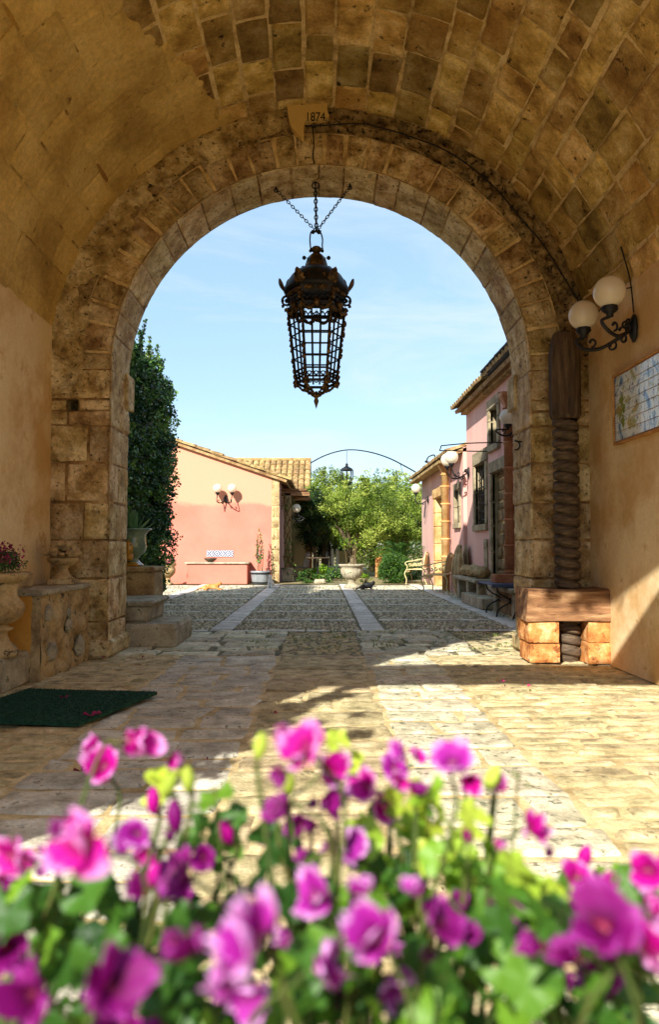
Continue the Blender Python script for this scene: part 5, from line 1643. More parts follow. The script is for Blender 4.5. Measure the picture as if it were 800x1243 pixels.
tb = MB(); a = at(598, 705, 11.5).x; b_ = at(626, 705, 11.5).x
for (x0_, x1_, y0_, y1_) in ((a, b_, 11.3, 11.33), (a, b_, 11.56, 11.59), (a, a+.03, 11.33, 11.56), (b_-.03, b_, 11.33, 11.56)):
    tb.box(x0_, x1_, y0_, y1_, .501, .63, b=.004)
tb.box(a+.03, b_-.03, 11.33, 11.56, .501, .59)
tag(tb.build('clay_trough', m_terra), 'small rectangular terracotta trough standing on the blue table', 'planter')
t = thing('slatted_folding_chair', 'blue slatted folding chair half hidden behind the right stone pier', 'chair', (2.95, 10.55, 0))
mb = MB()
cx0, cx1 = at(627, 700, 10.6).x, at(641, 700, 10.6).x+.25
for i in range(8):
    z = .42+i*.065; y = 10.62+i*.012
    mb = MB(); mb.box(cx0+.012+i*.004, cx1, y, y+.015, z, z+.042, b=.004); mb.build('back_slat', m_blueslat, t)
for x in (cx0, cx1-.02):
    mb = MB(); mb.tube([(x, 10.45, 0), (x+.01, 10.63, .5), (x+.03, 10.74, .95)], .012, 6); mb.build('back_frame', m_iron, t)
    mb = MB(); mb.tube([(x, 10.8, 0), (x, 10.25, .43)], .012, 6); mb.build('leg', m_iron, t)
mb = MB()
for i in range(6): mb.box(cx0, cx1, 10.22+i*.06, 10.27+i*.06, .42, .435)
mb.build('seat', m_blueslat, t)

# cast iron armchairs
def iron_bench(name, label, loc, rz, W=1.05, mat=None, group=None):
    """back along local +y ... sitter faces local -y; width along x"""
    t = thing(name, label, 'garden bench', loc, rz, group)
    m = mat or m_creamiron
    H = .92; SZ = .42; D = .46
    mb = MB()
    g = random.Random(2)
    # back: framed panel of scrolls, arched top
    def top_(x): return H-.16*(abs(x)/(W/2))**2.2
    pts = [Vector((x, .0+.05, top_(x))) for x in [(-W/2+W*i/20) for i in range(21)]]
    mb.tube(pts, .014, 6, sm=True)
    mb.tube([(-W/2, .0, SZ), (-W/2, .05, top_(W/2))], .014, 6); mb.tube([(W/2, .0, SZ), (W/2, .05, top_(W/2))], .014, 6)
    mb.tube([(-W/2, 0, SZ+.06), (W/2, 0, SZ+.06)], .010, 6)
    nx = int(W/.095)
    for i in range(nx):
        x = -W/2+W*(i+.5)/nx
        z = SZ+.1
        while z < top_(x)-.05:
            r = .048; y = .05*(z-SZ)/(H-SZ)
            mb.tube(spiral((x, y, z), r, .012, (i*70+z*300) % 360, (i*70+z*300) % 360+330, 10), .0125, 5)
            z += .074
        mb.tube([(x-.055, 0, SZ+.06), (x, .02, (SZ+top_(x))/2), (x-.02, .05, top_(x))], .010, 4)
    mb.build('scroll_back', m, t, local=True)
    mb = MB()
    mb.tube([(-W/2, 0, SZ), (W/2, 0, SZ), (W/2, -D, SZ), (-W/2, -D, SZ)], .013, 6, closed=True)
    for i in range(12):
        y = -D*(i+.5)/12; mb.tube([(-W/2, y, SZ), (W/2, y, SZ)], .007, 4)
    for i in range(10):
        x = -W/2+W*(i+.5)/10; mb.tube([(x, -D, SZ), (x, 0, SZ)], .006, 4)
    for i in range(10):
        x = -W/2+W*(i+.5)/10; mb.tube(arc((x, -D, SZ-.05), .04, 0, 360, 10), .006, 4)
    mb.build('lattice_seat', m, t, local=True)
    for s in (-1, 1):
        x = s*W/2
        mb = MB()
        mb.tube(curve([(x, .04, .72), (x, -.12, .70), (x*1.03, -.30, .66), (x*1.05, -.44, .64), (x*1.05, -.50, .59), (x*1.05, -.46, .54), (x*1.03, -.44, .50), (x, -D, SZ)], 5), .014, 6, sm=True)
        for q in range(4):
            mb.tube(spiral((x, -.08-q*.10, .55), .045, .012, q*90, q*90+340, 10, (0, 1, 0)), .012, 4)
        mb.build('arm', m, t, local=True)
        for (ya, yb, yc) in ((-D, -D-.06, -D-.02), (0, .07, .10)):
            mb = MB(); mb.tube(curve([(x, ya, SZ), (x, yb, SZ-.12), (x, (ya+yc)/2+.0, .15), (x, yc, .015)], 6), [.018-.006*min(1, i/18) for i in range(19)], 6, sm=True)
            mb.sphere((x, yc, .014), .02, 8, 6)
            mb.build('leg', m, t, local=True)
    return t
m_dullcream = MAT('weathered_cream_iron', [lin(150,128,88), lin(190,168,120)], scale=14, bump=.3, bscale=60, rough=.6, spots=lin(104,76,50), spot_scale=24, spot_amt=.55)
a = at(512, 705, 21.2)
iron_bench('cast_iron_bench', 'farther sunlit cream cast iron bench with a lacy scroll back', (2.98, 21.2, 0), -PI/2-.28, .95)
iron_bench('cast_iron_bench', 'nearer weathered cast iron bench with scroll back in front of the tall ribbed stone', (2.92, 17.0, 0), -PI/2-.35, 1.05)
# small clay pots under / beside benches
for (px, y, r, h, lb) in ((573, 16.2, .0, .0, ''),): pass
# ------------------------------------------------------------------ centre urn, cats
UC = at(427, 713, 19.0); UC.z = 0
urn('fluted_garden_urn', 'big fluted grey stone urn with a square foot in the middle of the courtyard end', UC,
    [(.20, 0), (.20, .06), (.17, .07), (.10, .12), (.085, .17), (.13, .22), (.22, .28), (.275, .38), (.285, .47), (.27, .52), (.30, .55), (.335, .575), (.335, .61), (.29, .61), (.25, .55), (.001, .54)],
    seg=64, fl=lambda a, r, z: r*(1+.02*math.cos(a*16)) if .22 < z < .53 else r, mat=m_greystone, foot=.2)
t = thing('potted_plant', 'few bare upright stems growing in the big fluted urn', 'plant', UC+Vector((0, 0, .54)))
g = random.Random(5)
for k in range(4):
    x = g.uniform(-.12, .12); mb = MB(); mb.tube([UC+Vector((x, 0, .53)), UC+Vector((x*1.3, 0, .8)), UC+Vector((x*1.6, .02, 1.02+.1*g.random()))], .009, 5); mb.build('stem', m_stem, t)
P_, T_ = blob_points([(UC.x+g.uniform(-.3, .3), UC.y+.05, 1.05+g.uniform(0, .2), .1) for _ in range(16)], 500, 3, .2); leaves('foliage', P_, .06, l_fresh, t, 3, rr=T_)

def skin_mesh(name, verts, edges, radii, mat, parent=None, loc=(0, 0, 0), rz=0, sub=2):
    me = bpy.data.meshes.new(name); me.from_pydata([tuple(v) for v in verts], edges, [])
    o = bpy.data.objects.new(name, me); C.objects.link(o)
    sk = o.modifiers.new('s', 'SKIN')
    for i, r in enumerate(radii):
        r = r if isinstance(r, tuple) else (r, r)
        me.skin_vertices[0].data[i].radius = r
    me.skin_vertices[0].data[0].use_root = True
    ss = o.modifiers.new('ss', 'SUBSURF'); ss.levels = sub; ss.render_levels = sub
    bpy.context.view_layer.update()
    nm = bpy.data.meshes.new_from_object(o.evaluated_get(bpy.context.evaluated_depsgraph_get()))
    bpy.data.objects.remove(o)
    nm.materials.clear(); nm.materials.append(mat)
    for p in nm.polygons: p.use_smooth = True
    o2 = bpy.data.objects.new(name, nm); C.objects.link(o2); o2.location = loc; o2.rotation_euler = (0, 0, rz)
    if parent: o2.parent = parent
    return o2
def cat_eyes(o, pts, mat):
    for p in pts:
        mb = MB(); mb.sphere(p, .006, 8, 6, sm=True); mb.build('eye', mat, o, local=True)
m_eye = MAT('cat_eye', [lin(60,70,20), lin(90,100,30)], bump=0, rough=.1)
# ginger cat lying, head to the right (+x)
gp = at(255, 716, 18.2); gp.z = 0
V_ = [(-.16, .02, .075), (-.06, 0, .085), (.06, 0, .085), (.14, 0, .095), (.20, -.01, .13), (.245, -.02, .15), (.28, -.03, .145),
      (-.22, .03, .05), (-.30, -.03, .025), (-.33, -.12, .02),          # tail
      (.16, -.06, .05), (.22, -.10, .022), (.29, -.11, .02),            # fore leg
      (.16, .06, .05), (.23, .06, .022), (.30, .05, .02),
      (-.13, -.07, .055), (-.06, -.12, .035), (-.13, -.14, .02), (-.05, -.16, .018),  # hind leg
      (.238, .008, .185), (.236, .014, .212), (.238, -.05, .185), (.236, -.058, .212)]
E_ = [(0, 1), (1, 2), (2, 3), (3, 4), (4, 5), (5, 6), (0, 7), (7, 8), (8, 9), (3, 10), (10, 11), (11, 12), (3, 13), (13, 14), (14, 15), (0, 16), (16, 17), (17, 18), (18, 19), (5, 20), (20, 21), (5, 22), (22, 23)]
Rr = [(.07, .065), (.085, .075), (.08, .07), (.065, .06), (.04, .04), (.05, .045), (.022, .02), .022, .017, .011, .028, .02, .017, .028, .02, .017, .045, .03, .02, .016, .018, .005, .018, .005]
c = skin_mesh('cat', V_, E_, Rr, m_gingerfur, loc=gp, rz=.1)
tag(c, 'ginger cat lying stretched out on the sunlit courtyard paving', 'cat'); cat_eyes(c, [(.282, -.055, .16), (.292, -.01, .16)], m_eye)
# white cat sitting, facing the camera
wp_ = at(328.5, 713, 18.9); wp_.z = 0
V_ = [(0, .05, .07), (0, .02, .13), (0, -.02, .20), (0, -.045, .245), (0, -.06, .285), (0, -.095, .28),
      (.035, -.05, .15), (.035, -.075, .07), (.035, -.09, .015), (-.035, -.05, .15), (-.035, -.075, .07), (-.035, -.09, .015),
      (.06, .03, .05), (.07, -.04, .02), (-.06, .03, .05), (-.07, -.04, .02),
      (.03, -.052, .325), (.036, -.05, .352), (-.03, -.052, .325), (-.036, -.05, .352),
      (.05, .12, .03), (.12, .10, .02), (.15, .02, .018)]
E_ = [(0, 1), (1, 2), (2, 3), (3, 4), (4, 5), (2, 6), (6, 7), (7, 8), (2, 9), (9, 10), (10, 11), (0, 12), (12, 13), (0, 14), (14, 15), (4, 16), (16, 17), (4, 18), (18, 19), (0, 20), (20, 21), (21, 22)]
Rr = [(.085, .08), (.08, .075), (.058, .055), .038, (.048, .045), .02, .026, .018, .017, .026, .018, .017, .045, .02, .045, .02, .017, .004, .017, .004, .022, .016, .011]
c = skin_mesh('cat', V_, E_, Rr, m_whitefur, loc=wp_, rz=-.2)
tag(c, 'white cat sitting upright near the banded tub', 'cat'); cat_eyes(c, [(.018, -.104, .295), (-.018, -.104, .295)], m_eye)
# black cat crouching, head to the right
bp_ = at(445, 715, 18.3); bp_.z = 0
V_ = [(-.12, 0, .09), (-.03, 0, .11), (.06, 0, .115), (.13, 0, .135), (.175, 0, .17), (.22, -.01, .165),
      (-.18, .03, .045), (-.24, .0, .02), (-.27, -.08, .018),
      (.10, -.045, .06), (.13, -.05, .015), (.10, .045, .06), (.13, .05, .015), (-.11, -.07, .06), (-.04, -.085, .02), (-.11, .07, .06), (-.04, .085, .02),
      (.17, .03, .205), (.168, .036, .23), (.17, -.03, .205), (.168, -.036, .23)]
E_ = [(0, 1), (1, 2), (2, 3), (3, 4), (4, 5), (0, 6), (6, 7), (7, 8), (2, 9), (9, 10), (2, 11), (11, 12), (0, 13), (13, 14), (0, 15), (15, 16), (4, 17), (17, 18), (4, 19), (19, 20)]
Rr = [(.085, .085), (.09, .085), (.075, .075), .05, (.05, .045), .02, .022, .016, .012, .028, .018, .028, .018, .045, .02, .045, .02, .017, .004, .017, .004]
c = skin_mesh('cat', V_, E_, Rr, m_blackfur, loc=bp_, rz=-.15)
tag(c, 'black cat crouching beside the big fluted urn', 'cat'); cat_eyes(c, [(.213, -.03, .18), (.218, .02, .18)], m_eye)

# ------------------------------------------------------------------ garden strip behind the court
def bush(name, label, cen, r, n=30, per=900, size=.05, mat=l_dark, sc=(1, 1, 1), cat='bush', seed=1, group=None, lo=.0):
    t = thing(name, label, cat, (cen[0], cen[1], 0), 0, group)
    g = np.random.default_rng(seed); cl = []
    for i in range(n):
        d = g.normal(size=3); d /= np.linalg.norm(d); k = g.random()**.4
        z = cen[2]+d[2]*r*sc[2]*k
        if z < lo: z = lo+.05
        cl.append((cen[0]+d[0]*r*sc[0]*k*.82, cen[1]+d[1]*r*sc[1]*k*.82, z, r*g.uniform(.22, .38)))
    P_, T_ = blob_points(cl, per, seed, .45)
    P_ = P_[P_[:, 2] > .01]
    leaves('foliage', P_, size, mat, t, seed+1, rr=None)
    mb = MB(); g3 = random.Random(seed)
    for k in range(5):
        a = g3.uniform(0, 6.28); e = Vector((cen[0]+math.cos(a)*r*.5*sc[0], cen[1]+math.sin(a)*r*.5*sc[1], cen[2]+r*.2))
        mb.tube([(cen[0], cen[1], -.03), ((cen[0]+e.x)/2, (cen[1]+e.y)/2, cen[2]*.6), e], [.02, .014, .006], 5)
    mb.build('stems', m_stem, t)
    return t
l_box = LEAFMAT('box_leaf', lin(26,54,16), lin(50,88,26), lin(92,130,42), trans=.2)
b_ = at(478, 692, 21.6)
bush('round_box_bush', 'dense round clipped dark green bush left of the sunlit iron bench', (b_.x, 21.5, .44), .56, 130, 5200, .045, l_box, sc=(1.05, 1, .82), seed=3)
b_ = at(443, 697, 19.8)
bush('yellow_green_bush', 'small bright yellow green leafy plant behind the black cat', (b_.x, 19.9, .22), .20, 16, 3000, .06, l_fresh, sc=(1.1, 1, .9), cat='plant', seed=4)
for i, (px, py, Y, r, m_, lb) in enumerate(((372, 702, 21.8, .30, l_box, 'low dark bush in front of the garden table'), (398, 700, 22.2, .28, l_dark, 'dark low plant between the garden table and the fluted urn'),
                                       (388, 690, 24, .4, l_fresh, 'yellowish plant beside the white gate posts'), (500, 688, 24, .5, l_dark, 'dark shrub behind the sunlit iron bench'),
                                       (410, 690, 24.6, .38, l_dark, 'dark shrub under the white gate posts'))):
    p = at(px, py, Y)
    bush('low_bush', lb, (p.x, Y, max(.15, p.z*.6)), r, 30, 3000, .06, m_, sc=(1.2, 1, .8), seed=20+i, group='low bushes along the garden edge')
# earth bed and a few stones
mb = MB(); mb.grid(lambda s, t: (-9+19*s, 21.0+30*t, -.006+.03*fbm((s*9, t*9, 0), 3)), 40, 30, sm=True)
m_bed = MAT('garden_earth', [lin(110,96,64), lin(150,134,96), lin(92,110,52)], scale=1.6, bump=.5, bscale=20, dist=.03)
struct('garden_ground', mb, m_bed)
for (px, Y, w_) in ((388, 21.3, .32), (345, 21.2, .0)):
    if not w_: continue
    p = at(px, 707, Y); mb = MB(); mb.box(p.x-w_/2, p.x+w_/2, Y, Y+.22, 0, .12, b=.03, jit=.015); tag(mb.build('pale_kerbstone', m_greystone), 'pale loose stone lying at the edge of the garden bed', 'stone')

# cycad
cp = at(487, 668, 22.7)
t = thing('cycad_palm', 'cycad palm with arching feathery fronds behind the round bush', 'palm', (cp.x, 22.7, 0))
mb = MB(); mb.lathe([(.16, -.02), (.18, .2), (.15, .5), (.12, .72), (.001, .8)], c=(cp.x, 22.7, 0), seg=16, fl=lambda a, r, z: r*(1+.08*math.cos(a*7+z*30)), sm=True); mb.build('trunk', m_bark, t)
mb = MB(); g = random.Random(7)
for i in range(34):
    a = i*2.4; el = R(g.uniform(15, 70)); ln = g.uniform(.85, 1.15)
    h = Vector((math.cos(a), math.sin(a), 0)); pts = []
    for k in range(12):
        s_ = k/11; pts.append(Vector((cp.x, 22.7, .72))+h*(ln*math.cos(el)*s_*(1+.15*s_))+Vector((0, 0, ln*math.sin(el)*s_-.42*ln*s_**2.4)))
    mb.tube(pts, [.01-.0006*k for k in range(12)], 4)
    sd = Vector((-math.sin(a), math.cos(a), 0))
    for k in range(1, 12):
        for q in range(2):
            p = pts[k-1].lerp(pts[k], q/2) if k else pts[k]
            l = .17*math.sin(PI*(.15+.8*k/12)); tdir = (pts[k]-pts[k-1]).normalized()
            for s_ in (-1, 1):
                tip = p+sd*s_*l+tdir*l*.5-Vector((0, 0, .02)); mb.add([p-tdir*.012, p+tdir*.012, tip], [(0, 1, 2)], r=g.random())
mb.build('fronds', l_box, t)

# garden walls, gate posts seen under the trees
gwl = thing('garden_wall', 'cream garden wall glimpsed beneath the trees beside the canopy', 'wall', (-.6, 30.5, 0))
a, b2 = at(357, 662, 27), at(379, 662, 27)
mb = MB(); mb.box(a.x, b2.x-.22, 27, 27.2, 0, at(365, 661, 27).z); mb.build('wall_panel', m_cream, gwl)
mb = MB(); mb.box(b2.x-.22, b2.x, 26.96, 27.24, 0, at(365, 659, 27).z+.05, b=.02); mb.build('wall_pier', m_tuff, gwl)
gp2 = thing('garden_gate', 'pair of slim white gate posts beneath the olive tree with a cream wall behind', 'gate', (.6, 27, 0))
for px in (403.5, 409.5):
    p = at(px, 668, 26); mb = MB(); mb.box(p.x-.05, p.x+.05, 26, 26.12, 0, at(px, 666, 26).z, b=.01); mb.build('post', m_wt, gp2)
p0, p1 = at(411, 668, 27.5), at(429, 668, 27.5)
mb = MB(); mb.box(p0.x, p1.x, 27.5, 27.7, 0, at(420, 669, 27.5).z); mb.build('wall_panel', m_cream, gp2)
ow = thing('ochre_wall_fragment', 'short ochre wall fragment glimpsed between the olive trunk and the round bush', 'wall', (2, 27, 0))
p0, p1 = at(456, 676, 26), at(466, 676, 26); mb = MB(); mb.box(p0.x, p1.x, 26, 26.2, 0, p0.z); mb.build('masonry', m_tuff, ow)
for px, lb in ((475, 'left of the two small white round stones above the round bush'), (482, 'right of the two small white round stones above the round bush')):
    p = at(px, 676, 23.6); mb = MB(); mb.sphere((p.x, 23.6, p.z), .09, 14, 10, sm=True); mb.lathe([(.05, 0), (.04, p.z-.06)], c=(p.x, 23.6, 0), seg=10); tag(mb.build('garden_lamp', m_opal), lb.replace('round stones', 'globe garden lights'), 'garden light')

# garden table and chairs
def garden_chair(label, loc, rz):
    t = thing('garden_chair', label, 'chair', loc, rz, 'dark iron garden chairs')
    mb = MB(); mb.tube([(-.2, -.2, .44), (.2, -.2, .44), (.2, .2, .44), (-.2, .2, .44)], .012, 5, closed=True)
    for i in range(7): mb.tube([(-.2, -.17+i*.057, .44), (.2, -.17+i*.057, .44)], .007, 4)
    mb.build('seat', m_iron, t, local=True)
    mb = MB(); mb.tube(curve([(-.2, .2, .44), (-.2, .24, .7), (-.13, .26, .85), (0, .27, .9), (.13, .26, .85), (.2, .24, .7), (.2, .2, .44)], 4), .012, 5)
    for i in range(5): mb.tube([(-.13+i*.065, .2, .45), (-.13+i*.065, .26, .86)], .006, 4)
    mb.build('back', m_iron, t, local=True)
    for x in (-.2, .2):
        for y in (-.2, .2):
            mb = MB(); mb.tube([(x, y, .44), (x*1.15, y*1.15, 0)], .011, 5); mb.build('leg', m_iron, t, local=True)
p = at(378, 705, 22.6)
garden_chair('dark iron garden chair left of the small round table', (p.x-.35, 22.7, 0), -1.2)
garden_chair('dark iron garden chair right of the small round table', (p.x+.75, 22.9, 0), 1.3)
t = thing('round_garden_table', 'small round dark garden table beneath the trees near the canopy', 'table', (p.x+.2, 22.8, 0))
mb = MB(); mb.lathe([(.001, .70), (.36, .70), (.37, .715), (.36, .73), (.001, .73)], seg=28); mb.build('table_top', m_wood, t, local=True)
mb = MB(); mb.tube([(0, 0, .70), (0, 0, .25)], .025, 8)
mb.build('pedestal', m_iron, t, local=True)
for k in range(3):
    a = k*2.09; mb = MB(); mb.tube(curve([(0, 0, .3), (.12*math.cos(a), .12*math.sin(a), .16), (.28*math.cos(a), .28*math.sin(a), .0)], 5), .014, 5); mb.build('leg', m_iron, t, local=True)

# trees
def tree(name, label, base, trunk_h, crown_c, crown_r, n, per, size, mat, seed, sc=(1, 1, .8), tr=.16, limbs=7, group=None, lean=(0, 0), dark=False):
    t = thing(name, label, 'tree', (base[0], base[1], 0), 0, group)
    g = random.Random(seed); gg = np.random.default_rng(seed)
    cc = Vector(crown_c); fork = Vector((base[0]+lean[0], base[1]+lean[1], trunk_h))
    mb = MB()
    for k in range(3 if not dark else 1):
        a = k*2.1; off = Vector((math.cos(a), math.sin(a), 0))*tr*.55
        pts = curve([Vector((base[0], base[1], -.06))+off*1.5, Vector((base[0], base[1], trunk_h*.35))+off*.6, Vector((base[0], base[1], trunk_h*.7)).lerp(fork, .5)+off*.3, fork+off], 5)
        mb.tube(pts, [tr*(1.0-.5*i/len(pts))*(.8 if k else 1) for i in range(len(pts))], 9, sm=True)
    cl = []
    for k in range(limbs):
        a = k*2*PI/limbs+g.uniform(-.3, .3); e = cc+Vector((math.cos(a)*crown_r*sc[0]*.62, math.sin(a)*crown_r*sc[1]*.62, crown_r*sc[2]*g.uniform(-.35, .5)))
        m_ = fork.lerp(e, .5)+Vector((0, 0, .12*crown_r))
        mb.tube(curve([fork, m_, e], 5), [tr*.5*(1-.8*i/11) for i in range(11)], 6, sm=True)
    mb.build('trunk', m_bark, t)
    for i in range(n):
        d = gg.normal(size=3); d /= np.linalg.norm(d); k = gg.random()**.33
        q = cc+Vector((d[0]*sc[0], d[1]*sc[1], d[2]*sc[2]))*crown_r*k
        w_ = 1+.35*noise.noise(q*.9+Vector((seed, 0, 0)))
        q = cc+(q-cc)*w_
        cl.append((q.x, q.y, q.z, crown_r*gg.uniform(.13, .24)))
    for i in range(int(n*.18)):      # shoots that break the outline
        a = gg.uniform(0, 2*PI); q = cc+Vector((math.cos(a)*sc[0]*crown_r*gg.uniform(.2, .9), math.sin(a)*sc[1]*crown_r*.7, 0)); top_z = cc.z+sc[2]*crown_r*math.sqrt(max(.05, 1-((q.x-cc.x)/(crown_r*sc[0]))**2))
        cl += [(q.x+gg.uniform(-.05, .05), q.y, top_z-.15*crown_r+j*.10*crown_r, crown_r*.075) for j in range(4)]
    P_, T_ = blob_points(cl, per, seed, .4)
    leaves('crown', P_, size, mat, t, seed+2, asp=.42, rr=T_)
    return t
l_dkol = LEAFMAT('dark_foliage', lin(16,34,12), lin(34,60,20), lin(64,92,32), trans=.2)
c1 = at(440, 632, 25.6)
tree('olive_tree', 'bushy light green olive tree with a dark gnarled trunk behind the fluted urn', (at(427, 690, 25.6).x, 25.6), .75, (c1.x-.1, 25.6, 2.05), 1.6, 190, 1500, .085, l_olive, 5, sc=(1.05, .9, .62), tr=.2, limbs=9)
c2 = at(487, 630, 27)
tree('olive_tree', 'light green olive tree on the right, reaching behind the low rose house', (c2.x, 27.4), .9, (c2.x+.3, 27.4, 2.05), 1.7, 190, 1350, .085, l_olive, 6, sc=(1.1, .9, .68), tr=.17, limbs=8)
c3 = at(397, 610, 27)
tree('olive_tree', 'taller pale green tree rising left of centre beside the tiled roof', (c3.x-.1, 27.2), 1.0, (c3.x+.1, 27.2, 2.55), 1.35, 150, 1500, .085, l_olive, 8, sc=(.85, .8, .85), tr=.15, limbs=8)
c4 = at(378, 650, 25)
tree('dark_evergreen_tree', 'dark evergreen hanging over the canopy beside the pink house', (c4.x+.1, 25.2), .8, (c4.x+.05, 25.2, 1.85), 1.0, 130, 2200, .07, l_dkol, 9, sc=(.62, .7, 1.05), tr=.1, dark=True)
c5 = at(402, 655, 28)
tree('dark_evergreen_tree', 'dark shaded evergreen between the garden wall and the white gate posts', (c5.x, 28.6), .7, (c5.x, 28.6, 1.6), 1.3, 130, 1600, .085, l_dkol, 10, sc=(.9, .8, .85), tr=.1, dark=True)
c6 = at(455, 640, 32)
tree('background_tree', 'broad green tree behind the two olive trees', (c6.x, 33), 1.2, (c6.x+.2, 33, 2.0), 3.0, 200, 420, .13, l_olive, 12, sc=(1.2, .7, .60), tr=.2)
for i, (x, y, lb) in enumerate(((-6, 44, 'far tree beyond the tiled house'), (10, 42, 'far tree beyond the low rose house'), (2.5, 48, 'far tree in the distance behind the olives'))):
    tree('background_tree', lb, (x, y), 1.4, (x, y, 2.1), 2.6, 90, 220, .2, l_dkol, 30+i, sc=(1.6, .8, .6), tr=.2)

# ------------------------------------------------------------------ iron arch with its small lantern
pa = [(377, 562, 28.2), (392, 554, 27.5), (410, 548, 26.3), (428, 546, 25.2), (450, 549, 24.4), (472, 556, 23.7), (492, 566, 23.1), (508, 575, 22.7)]
t = thing('iron_span_arch', 'thin iron arch spanning the garden entrance between the two roofs', 'arch', at(*pa[3]))
mb = MB(); pts = curve([at(*p) for p in pa], 6); mb.tube(pts, .022, 6, sm=True); mb.build('arched_bar', m_iron, t)
mb = MB(); mb.tube(curve([at(486, 563, 23.3), at(490, 575, 23.3), at(497, 584, 23.0), at(508, 590, 22.8)], 5), .008, 5, sm=True); mb.build('hanging_wire', m_cable, t)
top = at(421, 547.5, 25.55)
sl = thing('small_lantern', 'small iron lantern hanging from the thin arch in the distance', 'lantern', top-Vector((0, 0, .5)))
mb = MB(); mb.tube([top, at(421, 563, 25.55)], .008, 5); mb.build('rod', m_iron, sl)
lc = at(421, 564, 25.55); lc2 = at(421, 590, 25.55); h = lc.z-lc2.z
mb = MB(); mb.lathe([(.02, 0), (.06, -.05*h/.6), (.19, -.11*h/.6), (.23, -.16*h/.6), (.14, -.16*h/.6)], c=lc, seg=8); mb.sphere(lc, .05, 8, 6); mb.build('cap', m_iron, sl)
mb = MB()
for k in range(8):
    a = k*PI/4; d = Vector((math.cos(a), math.sin(a), 0))
    mb.tube([lc+d*.21+Vector((0, 0, -.16*h/.6)), lc+d*.225+Vector((0, 0, -.3*h/.6)), lc+d*.15+Vector((0, 0, -.52*h/.6)), lc+d*.03+Vector((0, 0, -.6*h/.6))], .018, 5)
mb.tube(arc(lc+Vector((0, 0, -.16*h/.6)), .19, 0, 360, 16, (1, 0, 0), (0, 1, 0)), .016, 5); mb.tube(arc(lc+Vector((0, 0, -.5*h/.6)), .14, 0, 360, 16, (1, 0, 0), (0, 1, 0)), .016, 5)
mb.sphere(lc+Vector((0, 0, -h)), .035, 8, 6)
mb.build('cage', m_iron, sl)
# ------------------------------------------------------------------ pelargoniums in the foreground
def petal_mat(name, throat, core, mid, edge):
    m, nt, b, out = new_mat(name)
    N, L = nt.nodes.new, nt.links.new
    a = N('ShaderNodeAttribute'); a.attribute_name = 'edge'
    tc = N('ShaderNodeTexCoord'); n1 = N('ShaderNodeTexNoise'); n1.inputs['Scale'].default_value = 60; n1.inputs['Detail'].default_value = 4
    L(tc.outputs['Object'], n1.inputs['Vector'])
    ad = N('ShaderNodeMath'); ad.operation = 'MULTIPLY_ADD'; ad.inputs[1].default_value = .22; L(n1.outputs['Fac'], ad.inputs[0]); L(a.outputs['Fac'], ad.inputs[2])
    rp = N('ShaderNodeValToRGB'); cr = rp.color_ramp
    while len(cr.elements) < 5: cr.elements.new(.5)
    for e, p, c in zip(cr.elements, (.10, .24, .50, .74, .98), (throat, core, mid, mid, edge)): e.position = p; e.color = c
    L(ad.outputs[0], rp.inputs[0]); L(rp.outputs[0], b.inputs['Base Color'])
    b.inputs['Roughness'].default_value = .55; b.inputs['Specular IOR Level'].default_value = .25
    tr = N('ShaderNodeBsdfTranslucent'); ms = N('ShaderNodeMixShader'); ms.inputs[0].default_value = .42
    L(rp.outputs[0], tr.inputs[0]); L(b.outputs[0], ms.inputs[1]); L(tr.outputs[0], ms.inputs[2]); L(ms.outputs[0], out.inputs[0])
    return m
p_bright = petal_mat('magenta_petal', lin(220,140,180), lin(150,8,84), lin(196,14,148), lin(234,160,222))
p_pale = petal_mat('orchid_petal', lin(220,160,200), lin(130,14,104), lin(176,40,160), lin(228,166,224))
p_deep = petal_mat('purple_petal', lin(170,24,50), lin(90,6,64), lin(130,10,108), lin(176,60,160))
m_gstem = MAT('green_stem', [lin(50,66,26), lin(78,92,36), lin(88,66,40)], scale=20, bump=.2, trans=.1)
m_bud = MAT('bud_green', [lin(150,170,50), lin(190,204,84)], scale=20, bump=.2, trans=.35)
l_gleaf = None
def leaf_mat():
    m, nt, b, out = new_mat('pelargonium_leaf')
    N, L = nt.nodes.new, nt.links.new
    a = N('ShaderNodeAttribute'); a.attribute_name = 'rnd'
    rp = N('ShaderNodeValToRGB'); cr = rp.color_ramp
    while len(cr.elements) < 4: cr.elements.new(.5)
    for e, p, c in zip(cr.elements, (.05, .4, .75, 1), (lin(34,72,22), lin(72,118,34), lin(132,176,46), lin(192,212,72))): e.position = p; e.color = c
    L(a.outputs['Fac'], rp.inputs[0]); L(rp.outputs[0], b.inputs['Base Color'])
    tc = N('ShaderNodeTexCoord'); n1 = N('ShaderNodeTexNoise'); n1.inputs['Scale'].default_value = 90; L(tc.outputs['Object'], n1.inputs['Vector'])
    bp = N('ShaderNodeBump'); bp.inputs['Strength'].default_value = .5; bp.inputs['Distance'].default_value = .002; L(n1.outputs['Fac'], bp.inputs['Height']); L(bp.outputs[0], b.inputs['Normal'])
    b.inputs['Roughness'].default_value = .5
    tr = N('ShaderNodeBsdfTranslucent'); ms = N('ShaderNodeMixShader'); ms.inputs[0].default_value = .45
    L(rp.outputs[0], tr.inputs[0]); L(b.outputs[0], ms.inputs[1]); L(tr.outputs[0], ms.inputs[2]); L(ms.outputs[0], out.inputs[0])
    return m
l_gleaf = leaf_mat()

